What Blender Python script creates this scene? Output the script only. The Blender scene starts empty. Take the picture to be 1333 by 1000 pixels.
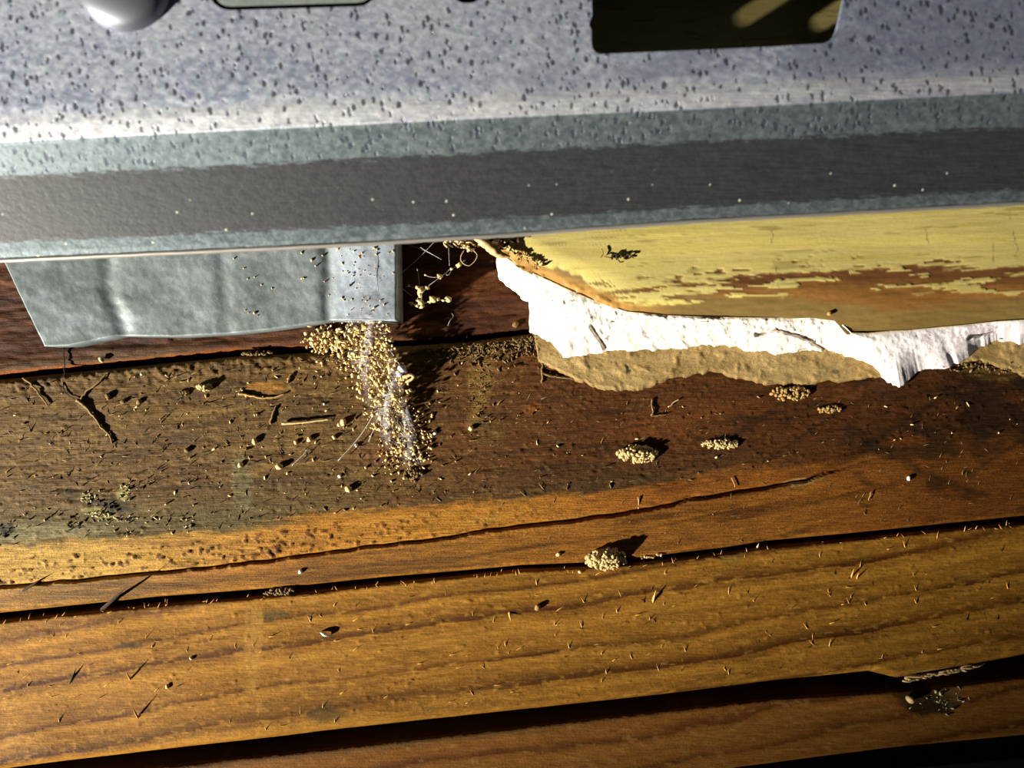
import bpy, math, random
import numpy as np
from mathutils import Vector, Matrix, geometry, noise as mnoise
random.seed(7); rng = np.random.default_rng(7)
SC = bpy.context.scene; COL = SC.collection

# ------------------------------------------------------------------ scale, camera, light
S = 0.0002            # metres per photograph pixel on the face of the main board (z = 0)
D = 0.22              # camera height above that face
def P(px, py, z=0.0):
    k = S*(D-z)/D
    return Vector(((px-666.5)*k, (500-py)*k, z))
cam_d = bpy.data.cameras.new('camera'); cam = bpy.data.objects.new('camera', cam_d); COL.objects.link(cam)
cam.location = (0, 0, D); cam.rotation_euler = (0, 0, 0)
cam_d.sensor_width = 36; cam_d.lens = 36*D/(1333*S)
cam_d.clip_start = 0.005; cam_d.clip_end = 20
cam_d.dof.use_dof = True; cam_d.dof.focus_distance = D-0.001; cam_d.dof.aperture_fstop = 7
SC.camera = cam

w = bpy.data.worlds.new('world'); SC.world = w; w.use_nodes = True
w.node_tree.nodes['Background'].inputs[0].default_value = (0.62, 0.78, 1.0, 1)
w.node_tree.nodes['Background'].inputs[1].default_value = 0.026
SC.view_settings.view_transform = 'Standard'; SC.view_settings.look = 'None'
SC.view_settings.gamma = 1; SC.view_settings.use_curve_mapping = False
SC.view_settings.exposure = 0.0

def spot(name, loc, target, energy, size, blend, radius, color):
    l = bpy.data.lights.new(name, 'SPOT'); l.energy = energy; l.spot_size = math.radians(size); l.spot_blend = blend
    l.shadow_soft_size = radius; l.color = color
    o = bpy.data.objects.new(name, l); COL.objects.link(o); o.location = loc
    o.rotation_euler = (Vector(target)-Vector(loc)).to_track_quat('-Z', 'Y').to_euler()
    return o
AZ, EL, R = math.radians(31), math.radians(20), 1.0
T0 = P(440, 430, 0)
Lpos = T0 + Vector((-math.cos(AZ)*math.cos(EL), -math.sin(AZ)*math.cos(EL), math.sin(EL)))*R
spot('torch_light', Lpos, P(450, 235, 0), 180, 26, 1.0, 0.013, (1.0, 0.95, 0.84))

# ------------------------------------------------------------------ numpy noise
def _h(ix, iy, s):
    n = (ix.astype(np.int64)*374761393 + iy.astype(np.int64)*668265263 + s*1442695041) & 0xffffffff
    n = ((n ^ (n >> 13))*1274126177) & 0xffffffff
    n = (n ^ (n >> 16)) & 0xffffffff
    return n/2147483648.0-1.0
def vn(x, y, s=0):
    x = np.asarray(x, float); y = np.asarray(y, float)
    x, y = np.broadcast_arrays(x, y)
    ix = np.floor(x); iy = np.floor(y); fx = x-ix; fy = y-iy
    fx = fx*fx*(3-2*fx); fy = fy*fy*(3-2*fy)
    a = _h(ix, iy, s); b = _h(ix+1, iy, s); c = _h(ix, iy+1, s); d = _h(ix+1, iy+1, s)
    return (a*(1-fx)+b*fx)*(1-fy)+(c*(1-fx)+d*fx)*fy
def fbm(x, y, s=0, o=4):
    r = 0; a = 1; t = 0
    for i in range(o):
        r = r+a*vn(x*2**i, y*2**i, s+i*17); t += a; a *= 0.55
    return r/t
def sm(a, b, x):
    t = np.clip((x-a)/(b-a), 0, 1); return t*t*(3-2*t)
def pl(pts):
    xs = [p[0] for p in pts]; ys = [p[1] for p in pts]
    def f(x):
        x = np.asarray(x, float)
        y = np.interp(x, xs, ys)
        s0 = (ys[1]-ys[0])/(xs[1]-xs[0]); s1 = (ys[-1]-ys[-2])/(xs[-1]-xs[-2])
        y = np.where(x < xs[0], ys[0]+(x-xs[0])*s0, y); return np.where(x > xs[-1], ys[-1]+(x-xs[-1])*s1, y)
    return f
def lin(c):
    c = np.asarray(c, float)/255.0
    return np.where(c <= 0.04045, c/12.92, ((c+0.055)/1.055)**2.4)
def mix(a, b, m):
    m = np.asarray(m)[..., None] if np.ndim(m) else m
    return a*(1-m)+b*m

# ------------------------------------------------------------------ materials
def newmat(name):
    m = bpy.data.materials.new(name); m.use_nodes = True
    nt = m.node_tree; b = nt.nodes['Principled BSDF']
    return m, nt, b
class NB:
    def __init__(s, nt): s.nt = nt
    def n(s, t, **k):
        o = s.nt.nodes.new(t)
        for a, v in k.items():
            if a.startswith('i_'):
                o.inputs[a[2:].replace('_', ' ')].default_value = v
            else: setattr(o, a, v)
        return o
    def l(s, a, b): s.nt.links.new(a, b)
    def math(s, op, a, b=None, c=None, clamp=False):
        o = s.nt.nodes.new('ShaderNodeMath'); o.operation = op; o.use_clamp = clamp
        for i, v in enumerate((a, b, c)):
            if v is None: continue
            if isinstance(v, (int, float)): o.inputs[i].default_value = v
            else: s.l(v, o.inputs[i])
        return o.outputs[0]
    def mr(s, v, a, b, c=0.0, d=1.0):
        o = s.nt.nodes.new('ShaderNodeMapRange'); o.interpolation_type = 'SMOOTHSTEP'
        s.l(v, o.inputs[0])
        for i, q in enumerate((a, b, c, d)): o.inputs[i+1].default_value = q
        return o.outputs[0]
    def mixc(s, f, a, b, mode='MIX'):
        o = s.nt.nodes.new('ShaderNodeMix'); o.data_type = 'RGBA'; o.blend_type = mode
        if isinstance(f, (int, float)): o.inputs[0].default_value = f
        else: s.l(f, o.inputs[0])
        for i, v in ((6, a), (7, b)):
            if hasattr(v, 'links'): s.l(v, o.inputs[i])
            else: o.inputs[i].default_value = (*v, 1)
        return o.outputs[2]
    def coord(s, scale, rot=(0, 0, 0)):
        tc = s.n('ShaderNodeTexCoord'); mp = s.n('ShaderNodeMapping')
        mp.inputs['Rotation'].default_value = rot; mp.inputs['Scale'].default_value = scale
        s.l(tc.outputs['Object'], mp.inputs[0]); return mp.outputs[0]
    def noise(s, vec, scale=1, detail=4, rough=0.6):
        o = s.n('ShaderNodeTexNoise'); o.inputs['Scale'].default_value = scale; o.inputs['Detail'].default_value = detail
        o.inputs['Roughness'].default_value = rough; s.l(vec, o.inputs['Vector']); return o.outputs[0]
def vcol_mat(name, scale, rot, amt, bump, rough=0.6, spec=0.3, fine=2500, fineamt=0.25):
    m, nt, b = newmat(name); q = NB(nt)
    at = q.n('ShaderNodeAttribute', attribute_name='Col')
    n1 = q.noise(q.coord(scale, (0, 0, rot)), 1, 5, 0.65)
    n2 = q.noise(q.coord((fine, fine, fine)), 1, 3, 0.7)
    f = q.math('ADD', q.mr(n1, 0.3, 0.7, 1-amt, 1+amt), q.mr(n2, 0.3, 0.7, -fineamt, fineamt))
    cc = q.n('ShaderNodeVectorMath', operation='SCALE'); q.l(at.outputs['Color'], cc.inputs[0]); q.l(f, cc.inputs['Scale'])
    q.l(cc.outputs[0], b.inputs['Base Color'])
    hgt = q.math('ADD', q.math('MULTIPLY', n1, 1.0), q.math('MULTIPLY', n2, 0.6))
    bp = q.n('ShaderNodeBump'); bp.inputs['Strength'].default_value = 1; bp.inputs['Distance'].default_value = bump
    q.l(hgt, bp.inputs['Height']); q.l(bp.outputs[0], b.inputs['Normal'])
    b.inputs['Roughness'].default_value = rough; b.inputs['Specular IOR Level'].default_value = spec
    return m
def flat_mat(name, rgb, rough=0.7, var=0.25, scale=1500, bump=0.0001, spec=0.3):
    m, nt, b = newmat(name); q = NB(nt)
    n1 = q.noise(q.coord((scale,)*3), 1, 4, 0.65)
    c = tuple(float(v) for v in lin(rgb))
    c2 = tuple(v*(1-var) for v in c); c3 = tuple(min(1, v*(1+var)) for v in c)
    q.l(q.mixc(q.mr(n1, 0.35, 0.65), c2, c3), b.inputs['Base Color'])
    bp = q.n('ShaderNodeBump'); bp.inputs['Distance'].default_value = bump
    q.l(n1, bp.inputs['Height']); q.l(bp.outputs[0], b.inputs['Normal'])
    b.inputs['Roughness'].default_value = rough; b.inputs['Specular IOR Level'].default_value = spec
    return m

M = {}
M['wood'] = vcol_mat('weathered_wood', (160, 2600, 800), math.radians(-5), 0.34, 0.00018, 0.62, 0.14, 2300, 0.34)
M['wood_low'] = vcol_mat('sawn_wood', (220, 1900, 800), math.radians(-8), 0.20, 0.00016, 0.65, 0.12, 1500, 0.14)
M['paint'] = vcol_mat('painted_wood', (150, 2600, 800), math.radians(-2), 0.06, 0.00005, 0.5, 0.35, 1600, 0.05)
M['plaster'] = vcol_mat('plaster', (900, 900, 900), 0, 0.05, 0.00014, 0.9, 0.1, 3000, 0.05)
M['mortar'] = vcol_mat('dirty_paper', (500, 1200, 800), 0, 0.12, 0.00018, 0.85, 0.1, 2600, 0.18)
M['zinc'] = vcol_mat('dull_zinc', (700, 500, 700), 0.3, 0.10, 0.00006, 0.5, 0.5, 2400, 0.12)
M['zinc'].node_tree.nodes['Principled BSDF'].inputs['Metallic'].default_value = 0.25
M['crumb'] = flat_mat('frass_crumb', (218, 188, 128), 0.85, 0.22, 1400)
M['pellet'] = flat_mat('frass_pellet', (186, 162, 108), 0.85, 0.22, 1200)
M['crumb_orange'] = flat_mat('orange_crumb', (158, 126, 72), 0.8)
M['grain_white'] = flat_mat('white_grain', (250, 244, 232), 0.7, 0.05)
M['root'] = flat_mat('dry_root', (120, 96, 52), 0.8)
M['root_dark'] = flat_mat('dark_root', (48, 34, 18), 0.8)
M['husk'] = flat_mat('dry_husk', (188, 160, 110), 0.5, 0.15)
M['dirt'] = flat_mat('dirt', (116, 94, 56), 0.9, 0.4, 1200)
M['dirt_dark'] = flat_mat('dark_dirt', (56, 44, 26), 0.9, 0.4, 1200)
M['splinter'] = flat_mat('splinter', (196, 148, 66), 0.6, 0.2)
M['mould'] = flat_mat('pale_mould', (176, 168, 128), 0.95, 0.3, 1500)
M['thread'] = flat_mat('silk_thread', (165, 160, 150), 0.4, 0.05)
M['silk'] = flat_mat('silk_ball', (215, 214, 225), 0.5, 0.1, 2500)
M['dark'] = flat_mat('dark_ground', (14, 10, 7), 0.95, 0.2, 60)
def veil_mat():
    m, nt, b = newmat('silk_veil'); q = NB(nt)
    b.inputs['Base Color'].default_value = (0.72, 0.72, 0.78, 1); b.inputs['Roughness'].default_value = 0.5
    n1 = q.noise(q.coord((500, 3000, 900), (0, 0, math.radians(70))), 1, 5, 0.7)
    at = q.n('ShaderNodeAttribute', attribute_name='dens')
    al = q.math('MULTIPLY', q.mr(n1, 0.35, 0.72, 0.08, 0.62), at.outputs['Fac'])
    q.l(al, b.inputs['Alpha'])
    return m
M['veil'] = veil_mat()
def galv_mat():
    m, nt, b = newmat('galvanised_steel'); q = NB(nt)
    t = q.n('ShaderNodeAttribute', attribute_name='t').outputs['Fac']
    cl = q.noise(q.coord((45, 70, 60)), 1, 4, 0.6)
    sp = q.noise(q.coord((520, 700, 600), (0, 0, 0.5)), 1, 4, 0.7)
    vo = q.n('ShaderNodeTexVoronoi'); vo.inputs['Scale'].default_value = 650; vo.inputs['Randomness'].default_value = 1
    q.l(q.coord((1, 1, 1)), vo.inputs['Vector'])
    base = q.mixc(q.mr(cl, 0.35, 0.65), tuple(lin((152, 160, 184))), tuple(lin((184, 190, 202))))
    spc = q.mixc(0.08, base, vo.outputs['Color'], 'SOFT_LIGHT')
    base = q.mixc(q.mr(sp, 0.35, 0.7, 0.0, 0.75), spc, tuple(lin((214, 218, 226))))
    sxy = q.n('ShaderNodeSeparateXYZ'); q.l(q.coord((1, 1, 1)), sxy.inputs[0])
    shade_x = q.math('ADD', sxy.outputs[0], q.mr(cl, 0.2, 0.8, -0.06, 0.06))
    base = q.mixc(q.mr(shade_x, 0.0, 0.10, 0, 0.6), base, tuple(lin((92, 98, 136))))  # painted shade: web dimmed towards the right, with a bluish tint
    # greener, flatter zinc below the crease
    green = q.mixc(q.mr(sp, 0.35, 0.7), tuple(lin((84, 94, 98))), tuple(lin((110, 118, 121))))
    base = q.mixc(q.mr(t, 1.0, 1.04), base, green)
    # highlight painted along the crease, broken into brushed streaks
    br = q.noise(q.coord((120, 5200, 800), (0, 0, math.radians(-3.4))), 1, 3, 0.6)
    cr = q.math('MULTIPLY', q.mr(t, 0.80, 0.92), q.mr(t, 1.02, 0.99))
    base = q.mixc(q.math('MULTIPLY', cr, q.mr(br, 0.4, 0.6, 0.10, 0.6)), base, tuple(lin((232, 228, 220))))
    # dark pits
    v2 = q.n('ShaderNodeTexVoronoi'); v2.inputs['Scale'].default_value = 1; v2.inputs['Randomness'].default_value = 1
    wv = q.n('ShaderNodeVectorMath', operation='ADD')
    nz = q.n('ShaderNodeTexNoise'); nz.inputs['Scale'].default_value = 900
    q.l(q.coord((1, 1, 1)), nz.inputs['Vector'])
    ns = q.n('ShaderNodeVectorMath', operation='SCALE'); ns.inputs['Scale'].default_value = 0.9; q.l(nz.outputs['Color'], ns.inputs[0])
    q.l(q.coord((900, 560, 500), (0, 0, math.radians(-28))), wv.inputs[0]); q.l(ns.outputs[0], wv.inputs[1])
    q.l(wv.outputs[0], v2.inputs['Vector'])
    sx = q.n('ShaderNodeSeparateColor'); q.l(v2.outputs['Color'], sx.inputs[0])
    thr = q.math('MULTIPLY', q.mr(sx.outputs[0], 0.30, 0.95), 0.52)
    pit = q.math('GREATER_THAN', q.math('SUBTRACT', thr, v2.outputs['Distance']), 0.02)
    pit = q.math('MULTIPLY', q.mr(q.math('SUBTRACT', thr, v2.outputs['Distance']), 0.0, 0.14), q.mr(t, 2.0, 1.95))
    base = q.mixc(q.math('MULTIPLY', pit, 0.85), base, tuple(lin((62, 66, 78))))
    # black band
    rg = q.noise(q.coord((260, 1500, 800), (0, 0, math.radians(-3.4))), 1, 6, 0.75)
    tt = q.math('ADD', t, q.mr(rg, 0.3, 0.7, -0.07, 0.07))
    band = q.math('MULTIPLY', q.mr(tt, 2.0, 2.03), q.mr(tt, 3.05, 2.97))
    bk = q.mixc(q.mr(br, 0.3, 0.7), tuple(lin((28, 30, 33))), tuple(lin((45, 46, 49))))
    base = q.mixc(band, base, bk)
    # pale dust specks
    v3 = q.n('ShaderNodeTexVoronoi'); v3.inputs['Scale'].default_value = 330; q.l(q.coord((1, 1, 1)), v3.inputs['Vector'])
    s3 = q.n('ShaderNodeSeparateColor'); q.l(v3.outputs['Color'], s3.inputs[0])
    dm = q.math('MULTIPLY', q.math('LESS_THAN', v3.outputs['Distance'], 0.10), q.math('GREATER_THAN', s3.outputs[1], 0.62))
    dm = q.math('MULTIPLY', dm, q.mr(t, 2.3, 2.8))
    base = q.mixc(q.math('MULTIPLY', dm, 0.7), base, tuple(lin((200, 196, 170))))
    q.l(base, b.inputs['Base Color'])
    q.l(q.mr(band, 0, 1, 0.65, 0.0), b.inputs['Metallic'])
    q.l(q.mr(sp, 0.3, 0.7, 0.46, 0.6), b.inputs['Roughness'])
    bp = q.n('ShaderNodeBump'); bp.inputs['Distance'].default_value = 0.00012
    q.l(q.math('SUBTRACT', sp, q.math('MULTIPLY', pit, 0.5)), bp.inputs['Height']); q.l(bp.outputs[0], b.inputs['Normal'])
    return m
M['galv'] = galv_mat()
m, nt, b = newmat('bolt_steel'); b.inputs['Base Color'].default_value = (*lin((112, 115, 122)), 1); b.inputs['Metallic'].default_value = 0.8
b.inputs['Roughness'].default_value = 0.5; M['bolt'] = m
m, nt, b = newmat('worn_edge_steel'); b.inputs['Base Color'].default_value = (*lin((196, 190, 180)), 1); b.inputs['Metallic'].default_value = 0.8
b.inputs['Roughness'].default_value = 0.38; M['edge'] = m

# ------------------------------------------------------------------ object helpers
def link_mesh(name, verts, faces, mat, parent=None, smooth=True, attrs=None):
    me = bpy.data.meshes.new(name)
    v = np.asarray(verts, dtype=np.float32)
    if isinstance(faces, np.ndarray):
        k = faces.shape[1]
        me.vertices.add(len(v)); me.vertices.foreach_set('co', v.ravel())
        me.loops.add(faces.size); me.loops.foreach_set('vertex_index', faces.ravel().astype(np.int32))
        me.polygons.add(len(faces)); me.polygons.foreach_set('loop_start', np.arange(0, faces.size, k, dtype=np.int32))
        me.update(calc_edges=True)
    else:
        me.from_pydata([tuple(map(float, p)) for p in v], [], faces)
    if smooth: me.polygons.foreach_set('use_smooth', [True]*len(me.polygons))
    for an, (ty, arr) in (attrs or {}).items():
        a = me.attributes.new(an, ty, 'POINT')
        if ty == 'FLOAT_COLOR':
            c = np.ones((len(v), 4), np.float32); c[:, :3] = arr; a.data.foreach_set('color', c.ravel())
        else: a.data.foreach_set('value', np.asarray(arr, np.float32))
    me.update()
    me.materials.append(M[mat] if isinstance(mat, str) else mat)
    o = bpy.data.objects.new(name, me); COL.objects.link(o)
    if parent: o.parent = parent
    return o
def tag(o, label, cat, group=None, kind=None):
    if label: o['label'] = label
    if cat: o['category'] = cat
    if group: o['group'] = group
    if kind: o['kind'] = kind
    return o
def empty(name, loc, label, cat, group=None):
    o = bpy.data.objects.new(name, None); COL.objects.link(o); o.location = loc; o.empty_display_size = 0.01
    return tag(o, label, cat, group)
def plank(name, x0, x1, top, bot, z0, hfun, cfun, mat, thick, dx=2.0, dy=1.7, parent=None):
    """solid plank: relief grid between two edge lines plus sides and underside"""
    xs = np.arange(x0, x1+dx, dx); nx = len(xs)
    h = float(np.mean(bot(xs)-top(xs))); ny = max(4, int(h/dy))
    X = np.repeat(xs[:, None], ny, 1); tt = np.linspace(0, 1, ny)[None, :]
    Y = top(X)*(1-tt)+bot(X)*tt
    Z = z0+hfun(X, Y, Y-top(X), bot(X)-Y)
    k = S*(D-z0)/D
    V = np.stack([(X-666.5)*k, (500-Y)*k, Z], -1).reshape(-1, 3)
    C = cfun(X, Y).reshape(-1, 3)
    i = np.arange((nx-1))[:, None]*ny+np.arange(ny-1)[None, :]; i = i.ravel()
    F = [np.stack([i, i+1, i+ny+1, i+ny], 1)]
    # boundary loop -> skirt
    ring = list(range(0, ny))+[r*ny+ny-1 for r in range(1, nx)]+[(nx-1)*ny+c for c in range(ny-2, -1, -1)]+[r*ny for r in range(nx-2, 0, -1)]
    ring = np.array(ring); n0 = len(V); nb = n0+len(ring)
    VT = V[ring].copy(); VB = VT.copy(); VB[:, 2] = z0-thick
    j = np.arange(len(ring)); j2 = (j+1) % len(ring)
    F.append(np.stack([n0+j2, n0+j, nb+j, nb+j2], 1))
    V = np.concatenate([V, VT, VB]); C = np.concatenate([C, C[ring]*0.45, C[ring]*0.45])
    # underside: strip between the two long edges
    nA = ny-1; e = np.arange(nx-1)
    botrow = nb+ny-1+e; toprow = nb+(len(ring)-e) % len(ring); toprow2 = nb+(len(ring)-e-1) % len(ring)
    F.append(np.stack([toprow, toprow2, botrow+1, botrow], 1)[:, ::-1])
    F = np.concatenate(F)
    return link_mesh(name, V, F, mat, parent, attrs={'Col': ('FLOAT_COLOR', np.clip(C, 0, 1))})

# ico templates
import bmesh
def ico(sub):
    bm = bmesh.new(); bmesh.ops.create_icosphere(bm, subdivisions=sub, radius=1)
    v = np.array([q.co[:] for q in bm.verts]); f = np.array([[q.index for q in p.verts] for p in bm.faces]); bm.free()
    return v, f
I1, I2 = ico(1), ico(2)
def crumb_shape(base, rough=0.35, seed=0, stretch=(1, 1, 1)):
    v = base[0].copy(); r = np.random.default_rng(seed)
    d = r.normal(size=(5, 3)); d /= np.linalg.norm(d, axis=1)[:, None]
    s = np.ones(len(v))
    for q in d: s += rough*np.maximum(0, v@q-0.45)*r.uniform(-1.6, 1.2)
    s += r.uniform(-rough, rough, len(v))*0.35
    return v*s[:, None]*np.array(stretch)
def rotm(r):
    q = r.normal(size=4); q /= np.linalg.norm(q); a, b, c, d = q
    return np.array([[1-2*(c*c+d*d), 2*(b*c-a*d), 2*(b*d+a*c)], [2*(b*c+a*d), 1-2*(b*b+d*d), 2*(c*d-a*b)], [2*(b*d-a*c), 2*(c*d+a*b), 1-2*(b*b+c*c)]])
CV = [crumb_shape(I1, 0.75, k, ((1, .8, .6), (1.25, .7, .6), (.9, .9, .7))[k % 3]) for k in range(14)]
def cluster(name, items, mat, parent=None, shapes=CV, base=I1):
    """items: (x,y,z world, radius m, stretch)"""
    V = []; F = []; off = 0; r = np.random.default_rng(len(items)+hash(mat) % 7 if False else len(items))
    for n, (x, y, z, rad, st) in enumerate(items):
        v = shapes[n % len(shapes)]*np.array(st)
        v = (v@rotm(r).T)*rad+np.array((x, y, z))
        V.append(v); F.append(base[1]+off); off += len(v)
    return link_mesh(name, np.concatenate(V), np.concatenate(F), mat, parent, smooth=False)
def tube(name, pts, rads, mat, parent=None, sides=6, sub=4, jit=0.0, seed=1):
    pts = [Vector(p) for p in pts]; n = len(pts)
    if not hasattr(rads, '__len__'): rads = [rads]*n
    Q = []; RR = []
    for i in range(n-1):
        p0 = pts[max(i-1, 0)]; p1 = pts[i]; p2 = pts[i+1]; p3 = pts[min(i+2, n-1)]
        for k in range(sub):
            t = k/sub
            Q.append(0.5*((2*p1)+(p2-p0)*t+(2*p0-5*p1+4*p2-p3)*t*t+(3*p1-p0-3*p2+p3)*t**3)); RR.append(rads[i]*(1-t)+rads[i+1]*t)
    Q.append(pts[-1]); RR.append(rads[-1])
    r = random.Random(seed)
    Q = [q+Vector((r.uniform(-1, 1), r.uniform(-1, 1), 0))*jit for q in Q]
    V = []; F = []
    for i, q in enumerate(Q):
        d = (Q[min(i+1, len(Q)-1)]-Q[max(i-1, 0)]).normalized()
        a = d.cross(Vector((0, 0, 1))); a = a.normalized() if a.length > 1e-6 else Vector((1, 0, 0)); b2 = d.cross(a)
        for s in range(sides):
            an = 2*math.pi*s/sides; V.append(q+(a*math.cos(an)+b2*math.sin(an))*RR[i]*(1+r.uniform(-.15, .15)))
    for i in range(len(Q)-1):
        for s in range(sides):
            a0 = i*sides+s; a1 = i*sides+(s+1) % sides; F.append((a0, a1, a1+sides, a0+sides))
    F.append(tuple(range(sides))[::-1]); F.append(tuple(range((len(Q)-1)*sides, len(Q)*sides)))
    return (V, F) if name is None else link_mesh(name, V, F, mat, parent)
def joined(name, parts, mat, parent=None):
    V = []; F = []
    for v, f in parts:
        o = len(V); V += list(v); F += [tuple(i+o for i in q) for q in f]
    return link_mesh(name, V, F, mat, parent)

# ================================================================== SETTING
gz = -0.075
fl = link_mesh('floor', [(-.5, -.4, gz), (.5, -.4, gz), (.5, .4, gz), (-.5, .4, gz)], [(0, 1, 2, 3)], 'dark')
fl['kind'] = 'structure'

# ================================================================== BOARDS
gapAB = pl([(0, 492), (153, 477), (306, 462), (408, 457), (500, 449), (536, 448), (608, 443), (687, 433), (760, 430), (1333, 395)])
gap1 = pl([(0, 805), (125, 792), (200, 784), (320, 775), (400, 768), (500, 757), (600, 748), (680, 740), (760, 737), (850, 729), (950, 717), (1000, 709), (1100, 700), (1220, 688), (1333, 677)])
gap2a = pl([(0, 1007), (50, 1000), (450, 953), (883, 907), (1018, 890), (1136, 878), (1173, 887), (1215, 880), (1271, 870), (1333, 858)])
gap2b = pl([(0, 1026), (200, 1000), (450, 973), (883, 924), (1018, 909), (1136, 902), (1220, 895), (1333, 882)])
endD = pl([(0, 1120), (1000, 996), (1153, 976), (1333, 959)])
crack = pl([(0, 765), (100, 756), (300, 736), (450, 716), (560, 703), (640, 690), (770, 674), (850, 662), (900, 650), (1000, 635), (1050, 625), (1130, 600)])
bandtop = pl([(0, 714), (135, 703), (202, 696), (304, 688), (450, 666), (600, 652), (740, 642), (900, 626), (1050, 600), (1333, 560)])

def grainB(x, y):
    g = np.interp(x, [-300, 0, 600, 800, 1000, 1200, 1333, 1600], [-20, 0, 50, 78, 115, 165, 205, 300])
    wl = sm(480, 640, y)
    return y+wl*g+(1-wl)*(0.07*x+np.interp(x, [700, 1333], [0, 60]))
def hB(x, y, dt=None, db=None):
    dt = y-(gapAB(x)+3) if dt is None else dt; db = (gap1(x)-3.5)-y if db is None else db
    v = grainB(x, y)
    up = 1-sm(-10, 15, y-bandtop(x))
    h = 0.00016*fbm(x/90, v/7, 3, 4)+0.00013*fbm(x/34, v/2.6, 9, 3)*(0.35+0.65*up)
    h += 0.00025*fbm(x/90, v/40, 5, 3)
    h += up*0.00022*np.maximum(0, fbm(x/6, y/4, 30, 3)-0.2)*2
    # scratches and small pits in the dusty upper part
    pt = fbm(x/20, v/3.2, 41, 3); h -= up*0.0009*np.clip(pt-0.36, 0, 0.3)
    # pimpled orange band
    bt = y-bandtop(x); bm_ = sm(8, 16, bt)*sm(60, 45, bt)*sm(1000, 300, x)
    pm = fbm(x/5.0, y/4.2, 77, 2); h += bm_*0.0009*np.clip(pm-0.3, 0, 0.4)
    # crack
    c = y-crack(x)-1.5*fbm(x/25, x*0+3, 8, 2)
    wck = np.interp(x, [0, 60, 150, 200, 330, 480, 620, 860, 980, 1100, 1160], [3.2, 3.0, 3.4, 2.8, 3.0, 2.8, 3.2, 3.8, 3.2, 2.8, 2.6])
    h -= 0.0022*np.clip(1-np.abs(c)/wck, 0, 1)*sm(1120, 1060, x)
    h -= 0.0005*sm(0, 10, c)*sm(1150, 800, x)
    # edges
    h -= 0.0016*np.clip(1-dt/(7+4*fbm(x/12, x*0, 6, 3)), 0, 1)**2
    h -= 0.0016*np.clip(1-db/(6+3*fbm(x/12, x*0, 16, 3)), 0, 1)**2
    h += 0.0006*fbm(x/6, y/5, 61, 3)*sm(34, 6, dt)
    return h
def blob(x, y, cx, cy, rx, ry, s=0, e=0.5, rot=0.0):
    c, q = math.cos(rot), math.sin(rot); X = (x-cx)*c+(y-cy)*q; Y = -(x-cx)*q+(y-cy)*c
    r = np.sqrt((X/rx)**2+(Y/ry)**2)+e*fbm(x/(rx*.5+4), y/(ry*.5+4), s+100, 4)
    return sm(1.15, 0.6, r)
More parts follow.
